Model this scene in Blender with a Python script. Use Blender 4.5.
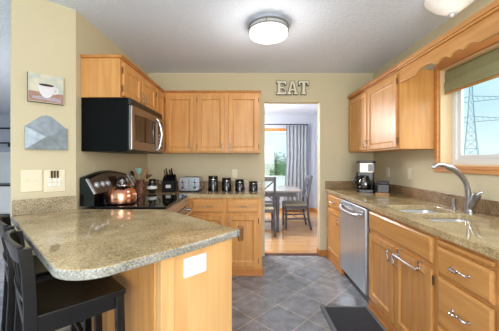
import bpy, bmesh, math, random
from mathutils import Vector, Matrix
random.seed(7)
PI = math.pi
S = bpy.context.scene
C = S.collection
for o in list(bpy.data.objects): bpy.data.objects.remove(o)

# ------------------------------------------------------------------ camera
CAMZ = 1.267
cam = bpy.data.cameras.new('camera'); co = bpy.data.objects.new('camera', cam); C.objects.link(co)
co.location = (0, 0, CAMZ); co.rotation_euler = (PI/2, 0, 0)
cam.sensor_width = 36; cam.sensor_fit = 'HORIZONTAL'; cam.lens = 36*262/499
cam.shift_x = .9/499; cam.shift_y = -4.5/499
cam.clip_start = .02; cam.clip_end = 500
S.camera = co
# ------------------------------------------------------------------ colour
vs = S.view_settings
vs.view_transform = 'Standard'; vs.look = 'None'; vs.gamma = 1; vs.use_curve_mapping = False
vs.exposure = 0.75
# ------------------------------------------------------------------ world: pale hazy sky with soft clouds
w = bpy.data.worlds.new('world'); S.world = w; w.use_nodes = True
nt = w.node_tree; nt.nodes.clear()
bg = nt.nodes.new('ShaderNodeBackground'); out = nt.nodes.new('ShaderNodeOutputWorld')
tc = nt.nodes.new('ShaderNodeTexCoord'); nz = nt.nodes.new('ShaderNodeTexNoise'); nz.inputs['Scale'].default_value = 2.6
nz.inputs['Detail'].default_value = 5
rp = nt.nodes.new('ShaderNodeValToRGB')
rp.color_ramp.elements[0].position = .38; rp.color_ramp.elements[0].color = (.52, .78, .90, 1)
rp.color_ramp.elements[1].position = .62; rp.color_ramp.elements[1].color = (.86, .97, 1, 1)
nt.links.new(tc.outputs['Generated'], nz.inputs['Vector']); nt.links.new(nz.outputs['Fac'], rp.inputs['Fac'])
nt.links.new(rp.outputs['Color'], bg.inputs['Color']); bg.inputs['Strength'].default_value = .78
nt.links.new(bg.outputs['Background'], out.inputs['Surface'])
# ------------------------------------------------------------------ large lights
def area(name, loc, rot, sx, sy, power, col):
    l = bpy.data.lights.new(name, 'AREA'); l.shape = 'RECTANGLE'; l.size = sx; l.size_y = sy; l.energy = power; l.color = col
    o = bpy.data.objects.new(name, l); C.objects.link(o); o.location = loc; o.rotation_euler = rot
    return o
# added fill light behind the camera
area('rear_fill', (.5, -2.3, 1.25), (PI/2, 0, .12), 2.6, 1.9, 72, (1, .97, .95))
# added fill light from the left, out of frame, no window stands there
area('left_fill', (-5.2, -.3, 1.5), (PI/2, 0, -PI/2*.72), 2.4, 1.8, 20, (.95, .97, 1))
# soft bright haze low over the south-east, coming in through the sink window
sl = bpy.data.lights.new('sun', 'SUN'); sl.energy = 2.6; sl.angle = math.radians(70); sl.color = (.96, .98, 1)
so_ = bpy.data.objects.new('sun', sl); C.objects.link(so_); so_.location = (8, -3, 5); so_.rotation_euler = Vector((-.80, .42, -.42)).to_track_quat('-Z', 'Y').to_euler()
# added upward fill light to brighten the ceiling, no such source in the room
area('ceiling_fill', (-.3, -.9, 1.75), (PI, 0, 0), 1.8, 1.3, 38, (.88, .94, 1))
def bulb(name, loc, power, col, r=.1):
    l = bpy.data.lights.new(name, 'POINT'); l.energy = power; l.color = col; l.shadow_soft_size = r
    o = bpy.data.objects.new(name, l); C.objects.link(o); o.location = loc
    return o

# ------------------------------------------------------------------ materials
def lin(c):
    return tuple((x/255/12.92 if x/255 <= .04045 else ((x/255+.055)/1.055)**2.4) for x in c) + (1,)
M = {}
def mat(name, col, rough=.5, metal=0, noise=0, scale=8, stretch=(1,1,1), bump=0, bscale=40, coat=0, spec=.5, col2=None, detail=4, emit=None):
    m = bpy.data.materials.new(name); m.use_nodes = True; n = m.node_tree; b = n.nodes['Principled BSDF']
    b.inputs['Roughness'].default_value = rough; b.inputs['Metallic'].default_value = metal
    b.inputs['Coat Weight'].default_value = coat; b.inputs['Coat Roughness'].default_value = .12
    b.inputs['Specular IOR Level'].default_value = spec
    c = lin(col)
    tc = n.nodes.new('ShaderNodeTexCoord'); mp = n.nodes.new('ShaderNodeMapping'); mp.inputs['Scale'].default_value = stretch
    n.links.new(tc.outputs['Object'], mp.inputs['Vector'])
    nz = n.nodes.new('ShaderNodeTexNoise'); nz.inputs['Scale'].default_value = scale; nz.inputs['Detail'].default_value = detail
    n.links.new(mp.outputs['Vector'], nz.inputs['Vector'])
    r = n.nodes.new('ShaderNodeValToRGB')
    r.color_ramp.elements[0].position = .3; r.color_ramp.elements[1].position = .7
    c2 = lin(col2) if col2 else tuple(max(0, x*(1-noise)) for x in c[:3])+(1,)
    r.color_ramp.elements[0].color = c2; r.color_ramp.elements[1].color = c
    n.links.new(nz.outputs['Fac'], r.inputs['Fac']); n.links.new(r.outputs['Color'], b.inputs['Base Color'])
    if bump:
        n2 = n.nodes.new('ShaderNodeTexNoise'); n2.inputs['Scale'].default_value = bscale; n2.inputs['Detail'].default_value = 3
        n.links.new(tc.outputs['Object'], n2.inputs['Vector'])
        bp = n.nodes.new('ShaderNodeBump'); bp.inputs['Strength'].default_value = bump; bp.inputs['Distance'].default_value = .01
        n.links.new(n2.outputs['Fac'], bp.inputs['Height']); n.links.new(bp.outputs['Normal'], b.inputs['Normal'])
    if emit:
        b.inputs['Emission Color'].default_value = lin(emit[0]); b.inputs['Emission Strength'].default_value = emit[1]
    M[name] = m
    return m
WALL = (207, 195, 163)
mat('wall_paint', WALL, .75, noise=.03, scale=2, bump=.15, bscale=90)
mat('blue_paint', (182, 188, 204), .8, noise=.03, scale=2)
mat('ceiling_paint', (230, 238, 252), .9, noise=.05, scale=60, bump=.9, bscale=55)
OAK, OAK2 = (217, 159, 93), (197, 136, 71)
def oak(name, st, c=OAK, c2=OAK2):
    m = mat(name, c, .38, scale=3.2, stretch=st, col2=c2, detail=7, coat=.1, spec=.4); return m
oak('oak_vertical', (9, 9, .8)); oak('oak_horizontal', (.8, 9, 9)); oak('oak_along_y', (9, .8, 9))
oak('oak_lit', (7, 7, .7), (226, 182, 124), (212, 164, 104)); oak('oak_trim', (2, 2, 2), (205, 140, 74), (182, 116, 56))  # first one: paler copy of the oak, light on the peninsula end put into colour
oak('oak_trim_long', (9, .8, 9), (210, 146, 80), (188, 122, 60))
def granite(name, cols, rough=.04):
    m = bpy.data.materials.new(name); m.use_nodes = True; n = m.node_tree; b = n.nodes['Principled BSDF']
    b.inputs['Roughness'].default_value = rough; b.inputs['Specular IOR Level'].default_value = .75
    tc = n.nodes.new('ShaderNodeTexCoord')
    n1 = n.nodes.new('ShaderNodeTexNoise'); n1.inputs['Scale'].default_value = 120; n1.inputs['Detail'].default_value = 5; n1.inputs['Roughness'].default_value = .8
    n2 = n.nodes.new('ShaderNodeTexNoise'); n2.inputs['Scale'].default_value = 7; n2.inputs['Detail'].default_value = 3
    n.links.new(tc.outputs['Object'], n1.inputs['Vector']); n.links.new(tc.outputs['Object'], n2.inputs['Vector'])
    mx = n.nodes.new('ShaderNodeMath'); mx.operation = 'MULTIPLY_ADD'; mx.inputs[1].default_value = .22
    n.links.new(n2.outputs['Fac'], mx.inputs[0])
    sc = n.nodes.new('ShaderNodeMath'); sc.operation = 'MULTIPLY'; sc.inputs[1].default_value = .78
    n.links.new(n1.outputs['Fac'], sc.inputs[0]); n.links.new(sc.outputs[0], mx.inputs[2])
    r = n.nodes.new('ShaderNodeValToRGB'); e = r.color_ramp.elements
    ps = [.35, .44, .52, .62]
    e[0].position = ps[0]; e[0].color = lin(cols[0]); e[1].position = ps[3]; e[1].color = lin(cols[3])
    for p, c in zip(ps[1:3], cols[1:3]):
        x = e.new(p); x.color = lin(c)
    n.links.new(mx.outputs[0], r.inputs['Fac']); n.links.new(r.outputs['Color'], b.inputs['Base Color'])
    M[name] = m
granite('granite', [(104, 92, 72), (162, 140, 100), (194, 170, 126), (220, 202, 164)])
granite('granite_edge_cool_light', [(82, 82, 76), (124, 124, 116), (154, 152, 142), (186, 184, 172)], .15)  # same stone, cool reflected light on the edge put into its colour
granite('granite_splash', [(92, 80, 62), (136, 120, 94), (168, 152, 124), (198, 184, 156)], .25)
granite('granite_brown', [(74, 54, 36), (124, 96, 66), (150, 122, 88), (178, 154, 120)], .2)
mat('black_paint', (15, 14, 16), .22, noise=.2, scale=6, spec=.5)
mat('black_plastic', (16, 16, 18), .25, noise=.2, scale=20)
mat('black_glass', (8, 8, 10), .05, noise=.1, scale=5)
mat('dark_grey', (52, 50, 52), .4, noise=.15, scale=12)
mat('steel', (190, 190, 194), .25, 1, noise=.12, scale=4, stretch=(1, 1, 30))
mat('steel_brush', (206, 210, 220), .3, 1, noise=.1, scale=3, stretch=(30, 1, 1))
mat('washer_steel', (208, 216, 224), .34, .85, noise=.1, scale=5, stretch=(3, 3, .6))
mat('steel_dark', (150, 142, 136), .28, 1, noise=.15, scale=4)
mat('steel_soft', (216, 220, 230), .4, .6, noise=.14, scale=3, stretch=(1, 1, 1))
mat('chrome', (222, 222, 226), .12, 1, noise=.05, scale=5)
mat('nickel', (176, 166, 150), .35, 1, noise=.1, scale=9)
mat('faucet_steel', (178, 178, 180), .28, .95, noise=.1, scale=8)
mat('sink_steel', (226, 230, 234), .36, .6, noise=.08, scale=6)
mat('copper', (238, 168, 136), .2, 1, noise=.25, scale=6)
mat('copper_light', (214, 160, 146), .25, .8, noise=.2, scale=12, stretch=(6, 6, 1))
mat('bronze', (88, 66, 44), .4, .6, noise=.2, scale=20)
mat('panel_steel', (128, 112, 98), .45, .7, noise=.1, scale=6)
mat('black_matte', (7, 7, 7), .4, noise=.2, scale=20, spec=.12)
mat('slot_grey', (150, 148, 146), .6)
mat('white_plastic', (236, 234, 230), .35, noise=.02)
mat('almond_plastic', (228, 218, 190), .4, noise=.03)
mat('white_vinyl', (236, 238, 240), .4, noise=.03)
mat('cream_wood', (234, 202, 158), .45, noise=.06, scale=4)
mat('sky_metal', (150, 162, 172), .45, .5, noise=.35, scale=22)
mat('grey_rubber', (112, 116, 122), .7, noise=.1, scale=30)
mat('mat_weave', (56, 58, 64), .8, noise=.5, scale=110, bump=.6, bscale=160)
mat('grey_wood', (92, 94, 104), .35, noise=.2, scale=5, stretch=(2, 2, 1))
mat('table_grey', (150, 146, 146), .25, noise=.15, scale=5, stretch=(1, 6, 1))
mat('seat_cloth', (172, 166, 150), .8, noise=.1, scale=30)
mat('curtain_cloth', (158, 164, 174), .85, noise=.1, scale=6)
mat('shade_cloth', (150, 150, 112), .85, noise=.08, scale=30)
mat('wood_light', (196, 150, 98), .5, noise=.2, scale=8, stretch=(8, 8, 1))
mat('wood_dark', (96, 54, 30), .45, noise=.2, scale=8)
mat('teal_silicone', (150, 196, 180), .5, noise=.05)
mat('leaf', (64, 128, 74), .6, noise=.5, scale=3)
mat('leaf_pale', (118, 168, 120), .6, noise=.4, scale=3)
mat('bark', (110, 92, 76), .8, noise=.3, scale=6)
mat('grass', (120, 150, 96), .9, noise=.3, scale=.6)
mat('galvanised', (150, 184, 198), .7, 0, noise=.1)
mat('black_ceramic', (14, 14, 16), .08, noise=.1, coat=.5)
mat('label_paper', (208, 208, 208), .6, noise=.04)
mat('letter_face', (232, 226, 204), .5, 0, noise=.2, scale=30)
mat('letter_side', (62, 46, 34), .6, noise=.2, scale=20)
mat('glow_white', (255, 250, 240), .5, noise=.0, emit=((255, 250, 242), .5))
mat('frost', (190, 190, 190), .5, noise=.02)
mat('ring_steel', (140, 138, 136), .4, .8, noise=.05)
mat('glow_dim', (236, 234, 230), .5, noise=.0, emit=((255, 246, 232), .12))
# glass: plain mix of transparent and glossy
def glassm(name, tint, f):
    g = bpy.data.materials.new(name); g.use_nodes = True; n = g.node_tree; n.nodes.clear()
    t = n.nodes.new('ShaderNodeBsdfTransparent'); t.inputs[0].default_value = tint
    gl = n.nodes.new('ShaderNodeBsdfGlossy'); gl.inputs['Roughness'].default_value = .03
    mx = n.nodes.new('ShaderNodeMixShader'); mx.inputs[0].default_value = f
    o_ = n.nodes.new('ShaderNodeOutputMaterial')
    n.links.new(t.outputs[0], mx.inputs[1]); n.links.new(gl.outputs[0], mx.inputs[2]); n.links.new(mx.outputs[0], o_.inputs[0])
    M[name] = g
glassm('glass', (.96, .98, .98, 1), .05)
glassm('carafe_glass', (.5, .5, .5, 1), .18)

def tile_mat():
    m = bpy.data.materials.new('slate_tile'); m.use_nodes = True; n = m.node_tree; b = n.nodes['Principled BSDF']
    tc = n.nodes.new('ShaderNodeTexCoord'); mp = n.nodes.new('ShaderNodeMapping')
    mp.vector_type = 'POINT'
    T = .305
    mp.inputs['Rotation'].default_value = (0, 0, -PI/4)      # x' = (X+Y)/sqrt2 , y' = (Y-X)/sqrt2
    mp.inputs['Scale'].default_value = (1, 1, 1)
    mp.inputs['Location'].default_value = (-1.815+T*20, -1.453+T*20, 0)
    n.links.new(tc.outputs['Object'], mp.inputs['Vector'])
    br = n.nodes.new('ShaderNodeTexBrick'); br.offset = 0; br.squash = 1
    br.inputs['Scale'].default_value = 1; br.inputs['Brick Width'].default_value = T; br.inputs['Row Height'].default_value = T
    br.inputs['Mortar Size'].default_value = .0046; br.inputs['Mortar Smooth'].default_value = .2
    br.inputs['Color1'].default_value = lin((144, 150, 158)); br.inputs['Color2'].default_value = lin((170, 173, 179)); br.inputs['Mortar'].default_value = lin((206, 201, 192))
    n.links.new(mp.outputs['Vector'], br.inputs['Vector'])
    nz = n.nodes.new('ShaderNodeTexNoise'); nz.inputs['Scale'].default_value = 9; nz.inputs['Detail'].default_value = 7; nz.inputs['Roughness'].default_value = .65
    n.links.new(tc.outputs['Object'], nz.inputs['Vector'])
    r = n.nodes.new('ShaderNodeValToRGB'); r.color_ramp.elements[0].position = .32; r.color_ramp.elements[1].position = .68
    r.color_ramp.elements[0].color = lin((190, 184, 182)); r.color_ramp.elements[1].color = (1, 1, 1, 1)
    n.links.new(nz.outputs['Fac'], r.inputs['Fac'])
    mx = n.nodes.new('ShaderNodeMix'); mx.data_type = 'RGBA'; mx.blend_type = 'MULTIPLY'; mx.inputs[0].default_value = 1
    n.links.new(br.outputs['Color'], mx.inputs[6]); n.links.new(r.outputs['Color'], mx.inputs[7])
    n.links.new(mx.outputs[2], b.inputs['Base Color'])
    rr = n.nodes.new('ShaderNodeMapRange'); rr.inputs['To Min'].default_value = .14; rr.inputs['To Max'].default_value = .34
    n.links.new(nz.outputs['Fac'], rr.inputs['Value']); n.links.new(rr.outputs['Result'], b.inputs['Roughness'])
    bp = n.nodes.new('ShaderNodeBump'); bp.inputs['Strength'].default_value = .35; bp.inputs['Distance'].default_value = .004
    ad = n.nodes.new('ShaderNodeMath'); ad.operation = 'SUBTRACT'
    n.links.new(nz.outputs['Fac'], ad.inputs[0]); n.links.new(br.outputs['Fac'], ad.inputs[1])
    n.links.new(ad.outputs[0], bp.inputs['Height']); n.links.new(bp.outputs['Normal'], b.inputs['Normal'])
    M['tile'] = m
tile_mat()
def plank_mat():
    m = bpy.data.materials.new('wood_planks'); m.use_nodes = True; n = m.node_tree; b = n.nodes['Principled BSDF']
    tc = n.nodes.new('ShaderNodeTexCoord')
    br = n.nodes.new('ShaderNodeTexBrick'); br.offset = .5
    br.inputs['Scale'].default_value = 1; br.inputs['Brick Width'].default_value = .9; br.inputs['Row Height'].default_value = .07
    br.inputs['Mortar Size'].default_value = .001
    br.inputs['Color1'].default_value = lin((222, 176, 126)); br.inputs['Color2'].default_value = lin((206, 156, 106)); br.inputs['Mortar'].default_value = lin((150, 104, 66))
    n.links.new(tc.outputs['Object'], br.inputs['Vector']); n.links.new(br.outputs['Color'], b.inputs['Base Color'])
    b.inputs['Roughness'].default_value = .07; b.inputs['Specular IOR Level'].default_value = .9
    M['planks'] = m
plank_mat()
def picture_mat():
    # printed background of the little canvas: green to straw with soft blotches
    m = mat('canvas_print', (218, 208, 184), .7, scale=26, col2=(176, 188, 180), noise=.1); return m
picture_mat()

# ------------------------------------------------------------------ mesh helpers
def BM(): return bmesh.new()
def box(bm, x0, x1, y0, y1, z0, z1, mtx=None):
    vs_ = [bm.verts.new(Vector(p)) for p in [(x0,y0,z0),(x1,y0,z0),(x1,y1,z0),(x0,y1,z0),(x0,y0,z1),(x1,y0,z1),(x1,y1,z1),(x0,y1,z1)]]
    if mtx is not None:
        for v in vs_: v.co = mtx @ v.co
    for f in [(0,3,2,1),(4,5,6,7),(0,1,5,4),(1,2,6,5),(2,3,7,6),(3,0,4,7)]: bm.faces.new([vs_[i] for i in f])
    return vs_
def B(x0, x1, y0, y1, z0, z1, mtx=None):
    bm = BM(); box(bm, x0, x1, y0, y1, z0, z1, mtx); return bm
def prism(bm, pts, z0, z1, axis='z', holes=()):
    """polygon extruded; axis z: pts are (x,y); axis y: pts are (x,z), z0..z1 are y; axis x: pts are (y,z)"""
    def P(a, b, c):
        return Vector((a, b, c)) if axis == 'z' else (Vector((a, c, b)) if axis == 'y' else Vector((c, a, b)))
    if not holes:
        lo = [bm.verts.new(P(a, b, z0)) for a, b in pts]; hi = [bm.verts.new(P(a, b, z1)) for a, b in pts]
        bm.faces.new(lo); bm.faces.new(hi); n = len(pts)
        for i in range(n): bm.faces.new([lo[i], lo[(i+1) % n], hi[(i+1) % n], hi[i]])
    else:
        es = []; loops = []
        for lp in [pts]+list(holes):
            v = [bm.verts.new(P(a, b, z1)) for a, b in lp]; loops.append(v)
            es += [bm.edges.new((v[i], v[(i+1) % len(v)])) for i in range(len(v))]
        res = bmesh.ops.triangle_fill(bm, use_beauty=True, use_dissolve=False, edges=es)
        top = [f for f in res['geom'] if isinstance(f, bmesh.types.BMFace)]
        m = {}
        for lp in loops:
            for v in lp:
                c = v.co.copy()
                if axis == 'z': c.z = z0
                elif axis == 'y': c.y = z0
                else: c.x = z0
                m[v] = bm.verts.new(c)
        for f in top: bm.faces.new([m[v] for v in f.verts])
        for lp in loops:
            for i in range(len(lp)):
                a, b = lp[i], lp[(i+1) % len(lp)]; bm.faces.new([a, b, m[b], m[a]])
    bmesh.ops.recalc_face_normals(bm, faces=bm.faces)
    return bm
def rrect(x0, x1, y0, y1, r, n=5):
    p = []
    for cx, cy, a0 in [(x1-r, y0+r, -90), (x1-r, y1-r, 0), (x0+r, y1-r, 90), (x0+r, y0+r, 180)]:
        for i in range(n+1):
            a = math.radians(a0+90*i/n); p.append((cx+r*math.cos(a), cy+r*math.sin(a)))
    return p
def tube(bm, pts, r, n=8, cap=True, flat=1):
    pts = [Vector(p) for p in pts]; rs = r if isinstance(r, (list, tuple)) else [r]*len(pts)
    rings = []; up = None
    for i, p in enumerate(pts):
        d = (pts[min(i+1, len(pts)-1)]-pts[max(i-1, 0)]).normalized()
        if up is None:
            up = Vector((0, 0, 1)) if abs(d.z) < .9 else Vector((1, 0, 0))
        s = d.cross(up).normalized(); up = s.cross(d).normalized()
        rings.append([bm.verts.new(p+(s*math.cos(2*PI*k/n)+up*math.sin(2*PI*k/n)*flat)*rs[i]) for k in range(n)])
    for a, b in zip(rings, rings[1:]):
        for k in range(n): bm.faces.new([a[k], a[(k+1) % n], b[(k+1) % n], b[k]])
    if cap: bm.faces.new(rings[0][::-1]); bm.faces.new(rings[-1])
    return bm
def smoothpath(ctrl, n=6):
    out_ = []; P = [Vector(c) for c in ctrl]; P = [P[0]*2-P[1]]+P+[P[-1]*2-P[-2]]
    for i in range(1, len(P)-2):
        for k in range(n):
            t = k/n; a, b, c, d = P[i-1:i+3]
            out_.append(.5*((2*b)+(c-a)*t+(2*a-5*b+4*c-d)*t*t+(3*b-a-3*c+d)*t**3))
    out_.append(P[-2]); return out_
def lathe(bm, prof, n=24, c=(0, 0, 0)):
    c = Vector(c); rings = []
    for r, z in prof:
        if r <= 1e-6: rings.append([bm.verts.new(c+Vector((0, 0, z)))])
        else: rings.append([bm.verts.new(c+Vector((r*math.cos(2*PI*k/n), r*math.sin(2*PI*k/n), z))) for k in range(n)])
    for a, b in zip(rings, rings[1:]):
        for k in range(n):
            k2 = (k+1) % n
            if len(a) == 1 and len(b) == 1: continue
            if len(a) == 1: bm.faces.new([a[0], b[k2], b[k]])
            elif len(b) == 1: bm.faces.new([a[k], a[k2], b[0]])
            else: bm.faces.new([a[k], a[k2], b[k2], b[k]])
    return bm
def obj(name, bm, m, parent=None, bev=0, smooth=False, loc=None, rotz=0):
    bmesh.ops.recalc_face_normals(bm, faces=bm.faces)
    me = bpy.data.meshes.new(name)
    if smooth:
        for f in bm.faces: f.smooth = True
    bm.to_mesh(me); bm.free()
    ms = m if isinstance(m, (list, tuple)) else [m]
    for k in ms: me.materials.append(M[k])
    o = bpy.data.objects.new(name, me); C.objects.link(o)
    if parent: o.parent = parent
    if loc: o.location = loc
    if rotz: o.rotation_euler.z = rotz
    if bev:
        b = o.modifiers.new('bevel', 'BEVEL'); b.width = bev; b.segments = 2; b.limit_method = 'ANGLE'; b.angle_limit = math.radians(40)
    if smooth and bev == 0:
        try: me.set_sharp_from_angle(angle=math.radians(40))
        except Exception: pass
    return o
def thing(name, label, cat, loc=(0, 0, 0), rotz=0, group=None):
    o = bpy.data.objects.new(name, None); C.objects.link(o); o.location = loc; o.rotation_euler = (0, 0, rotz)
    o.empty_display_size = .05
    o['label'] = label; o['category'] = cat
    if group: o['group'] = group
    return o
def tag(o, label, cat, group=None):
    o['label'] = label; o['category'] = cat
    if group: o['group'] = group
    return o
def struct(o): o['kind'] = 'structure'; return o

# ------------------------------------------------------------------ the setting
XR, XL, YB = 1.66, -1.345, 3.49
ZC = 2.44
bm = BM(); prism(bm, [(-3.2, -2.6), (1.8, -2.6), (1.8, 3.55), (-1.345, 3.55), (-3.2, 3.55)], -.1, 0)
struct(obj('floor', bm, 'tile'))
struct(obj('floor', B(-1.465, 1.8, 3.55, 6.75, -.1, 0), 'planks'))
mat('carpet', (150, 148, 146), .95, noise=.2, scale=60)
bm = B(-8, -1.465, 3.55, 6.75, -.1, 0); box(bm, -8, -3.2, -2.6, 3.55, -.1, 0)
struct(obj('floor', bm, 'carpet'))
struct(obj('ceiling', B(-8, 1.8, -2.6, 6.75, ZC, ZC+.1), 'ceiling_paint'))
# back wall with the doorway
DX0, DX1, DZ = .215, .95, 2.052
bm = BM(); box(bm, XL-.12, DX0, YB, YB+.12, 0, ZC); box(bm, DX1, XR, YB, YB+.12, 0, ZC); box(bm, DX0, DX1, YB, YB+.12, DZ, ZC)
struct(obj('wall_back', bm, 'wall_paint'))
# right wall with window opening
WY0, WY1, WZ0, WZ1 = .85, 2.278, 1.228, 2.055
bm = BM(); box(bm, XR, XR+.15, -2.6, WY0, 0, ZC); box(bm, XR, XR+.15, WY1, YB+.12, 0, ZC)
box(bm, XR, XR+.15, WY0, WY1, 0, WZ0); box(bm, XR, XR+.15, WY0, WY1, WZ1, ZC)
struct(obj('wall_right', bm, 'wall_paint'))
struct(obj('wall_left', B(XL-.12, XL, 2.04, YB, 0, ZC), 'wall_paint'))
bm = BM(); prism(bm, [(XL, 2.04), (-1.608, 1.777), (-1.693, 1.862), (XL-.12, 2.09)], 0, ZC)
struct(obj('wall_diagonal', bm, 'wall_paint'))
# dining and living room walls
DYF = 6.6
bm = BM(); dw = (.05, 1.30, .55, 2.02); lw = (-6.9, -5.3, .30, 1.42)
xs = [-8, lw[0], lw[1], dw[0], dw[1], 1.8]
box(bm, xs[0], xs[1], DYF, DYF+.15, 0, ZC); box(bm, xs[2], xs[3], DYF, DYF+.15, 0, ZC); box(bm, xs[4], xs[5], DYF, DYF+.15, 0, ZC)
for q in (dw, lw):
    box(bm, q[0], q[1], DYF, DYF+.15, 0, q[2]); box(bm, q[0], q[1], DYF, DYF+.15, q[3], ZC)
struct(obj('wall_far', bm, 'blue_paint'))
struct(obj('wall_dining', B(XR, XR+.15, YB+.12, DYF, 0, ZC), 'blue_paint'))
struct(obj('wall_outer', B(-8.1, -8, -2.6, DYF, 0, ZC), 'blue_paint'))
struct(obj('baseboard_dining', B(XR-.015, XR-.0005, YB+.12, DYF, 0.0005, .09), 'oak_trim', bev=.004))
struct(obj('baseboard_far', B(-8, XR-.02, DYF-.015, DYF-.0005, 0.0005, .09), 'oak_trim', bev=.004))
bm = BM(); box(bm, DX1+.002, 1.04, YB-.014, YB-.0005, .0005, .085)
struct(obj('baseboard_back', bm, 'oak_trim', bev=.004))
struct(obj('baseboard_jamb', B(DX1-.012, DX1-.0005, YB-.014, YB+.12, .0005, .085), 'oak_trim', bev=.004))
struct(obj('trim_threshold', B(DX0, DX1-.013, YB+.02, YB+.09, .0005, .012), 'wood_dark', bev=.003))

# kitchen window
win = bpy.data.objects.new('window_1', None); C.objects.link(win); struct(win); win.location = (XR, (WY0+WY1)/2, WZ0)
def wpart(name, bm, m, bev=.003, parent=win):
    bmesh.ops.translate(bm, verts=bm.verts, vec=-Vector(parent.location)); return obj(name, bm, m, parent, bev)
cw = .054
bm = BM(); y0, y1, z0, z1 = WY0-cw, WY1+cw, WZ0-cw, WZ1+cw
box(bm, XR-.022, XR-.0005, WY1, WY1+.038, WZ0, z1); box(bm, XR-.022, XR-.0005, WY1, y1, z0, WZ0); box(bm, XR-.022, XR-.0005, y0, WY0, z0, z1)
box(bm, XR-.022, XR-.0005, WY0, WY1, z0, WZ0); box(bm, XR-.022, XR-.0005, WY0, WY1, WZ1, WZ1+.08)
box(bm, XR-.028, XR-.0221, WY0-.02, WY1+.02, WZ0-.024, WZ0-.012)
wpart('casing', bm, 'oak_trim_long', .005)
bm = BM(); box(bm, XR, XR+.11, WY1-.012, WY1-.0005, WZ0, WZ1); box(bm, XR, XR+.11, WY0+.0005, WY0+.012, WZ0, WZ1)
box(bm, XR, XR+.11, WY0+.012, WY1-.012, WZ0+.0005, WZ0+.012); box(bm, XR, XR+.11, WY0+.012, WY1-.012, WZ1-.012, WZ1-.0005)
wpart('jamb', bm, 'cream_wood', .001)
bm = BM(); a, b_, c_, d_ = WY0+.012, WY1-.012, WZ0+.012, WZ1-.012
def frame_yz(bm, x0, x1, a, b, c, d, t):
    box(bm, x0, x1, a, a+t, c, d); box(bm, x0, x1, b-t, b, c, d); box(bm, x0, x1, a+t, b-t, c, c+t); box(bm, x0, x1, a+t, b-t, d-t, d)
frame_yz(bm, XR+.10, XR+.15, a, b_, c_, d_, .04)
wpart('window_frame', bm, 'white_vinyl')
mid = (a+b_)/2
for ya, yb in ((a+.04, mid+.02), (mid-.02+.04, b_-.04)):
    bm = BM(); frame_yz(bm, XR+.115, XR+.14, ya, yb, c_+.04, d_-.04, .036)
    s = wpart('sash', bm, 'white_vinyl')
    bm = B(XR+.126, XR+.130, ya+.034, yb-.034, c_+.072, d_-.072)
    bmesh.ops.translate(bm, verts=bm.verts, vec=-Vector(win.location)); obj('pane', bm, 'glass', s)
# dining window
w2 = bpy.data.objects.new('window_2', None); C.objects.link(w2); struct(w2); w2.location = ((dw[0]+dw[1])/2, DYF, dw[2])
def frame_xz(bm, y0, y1, a, b, c, d, t):
    box(bm, a, a+t, y0, y1, c, d); box(bm, b-t, b, y0, y1, c, d); box(bm, a+t, b-t, y0, y1, c, c+t); box(bm, a+t, b-t, y0, y1, d-t, d)
bm = BM(); frame_xz(bm, DYF-.02, DYF-.0005, dw[0]-.07, dw[1]+.07, dw[2]-.07, dw[3]+.07, .07); wpart('casing', bm, 'oak_trim', .004, w2)
bm = BM(); frame_xz(bm, DYF+.02, DYF+.10, dw[0], dw[1], dw[2], dw[3], .045); wpart('window_frame', bm, 'white_vinyl', .003, w2)
wpart('pane', B(dw[0]+.045, dw[1]-.045, DYF+.055, DYF+.06, dw[2]+.045, dw[3]-.045), 'glass', 0, w2)
# living room window
w3 = bpy.data.objects.new('window_3', None); C.objects.link(w3); struct(w3); w3.location = ((lw[0]+lw[1])/2, DYF, lw[2])
bm = BM(); frame_xz(bm, DYF-.02, DYF-.0005, lw[0]-.07, lw[1]+.07, lw[2]-.07, lw[3]+.07, .07); wpart('casing', bm, 'white_vinyl', .004, w3)
bm = BM(); frame_xz(bm, DYF+.02, DYF+.10, lw[0], lw[1], lw[2], lw[3], .045); box(bm, lw[0]+.045, lw[1]-.045, DYF+.03, DYF+.09, .84, .90); wpart('window_frame', bm, 'white_vinyl', .003, w3)
wpart('pane', B(lw[0]+.045, lw[1]-.045, DYF+.055, DYF+.06, lw[2]+.045, lw[3]-.045), 'glass', 0, w3)

# ------------------------------------------------------------------ oak cabinets
# local frame of a cabinet: x along its width, front face at y = 0 looking to -y, z up
def panel_door(bm, x0, x1, z0, z1, t=.02, fr=.052):
    y0, y1 = -t, -.0008
    box(bm, x0, x0+fr, y0, y1, z0, z1); box(bm, x1-fr, x1, y0, y1, z0, z1)
    box(bm, x0+fr, x1-fr, y0, y1, z0, z0+fr); box(bm, x0+fr, x1-fr, y0, y1, z1-fr, z1)
    # sloped rim of the recessed panel
    g = .010; a = [(x0+fr, z0+fr), (x1-fr, z0+fr), (x1-fr, z1-fr), (x0+fr, z1-fr)]
    b = [(x0+fr+g, z0+fr+g), (x1-fr-g, z0+fr+g), (x1-fr-g, z1-fr-g), (x0+fr+g, z1-fr-g)]
    va = [bm.verts.new((p[0], y0+.002, p[1])) for p in a]; vb = [bm.verts.new((p[0], y0+.011, p[1])) for p in b]
    for i in range(4): bm.faces.new([va[i], va[(i+1) % 4], vb[(i+1) % 4], vb[i]])
    bm.faces.new(vb)
def wave_pull(p0, p1, outv, r=.0042):
    """bent pull: two feet and a wavy bar; p0,p1 on the surface, outv unit outward"""
    p0, p1, o = Vector(p0), Vector(p1), Vector(outv); d = p1-p0; L = d.length; s = d.normalized().cross(o)
    pts = smoothpath([p0, p0+o*.018+d*.02, p0+o*.028+d*.14+s*.004, p0+d*.38+o*.022+s*.006, p0+d*.62+o*.026-s*.006, p0+d*.86+o*.028-s*.004, p1+o*.018-d*.02, p1], 5)
    n = len(pts); rr = [r*(1+.55*math.sin(PI*i/(n-1))) for i in range(n)]
    bm = BM(); tube(bm, pts, rr, 8)
    for p in (p0, p1):
        tube(bm, [p, p+o*.003], .0085, 10)
    return bm
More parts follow.
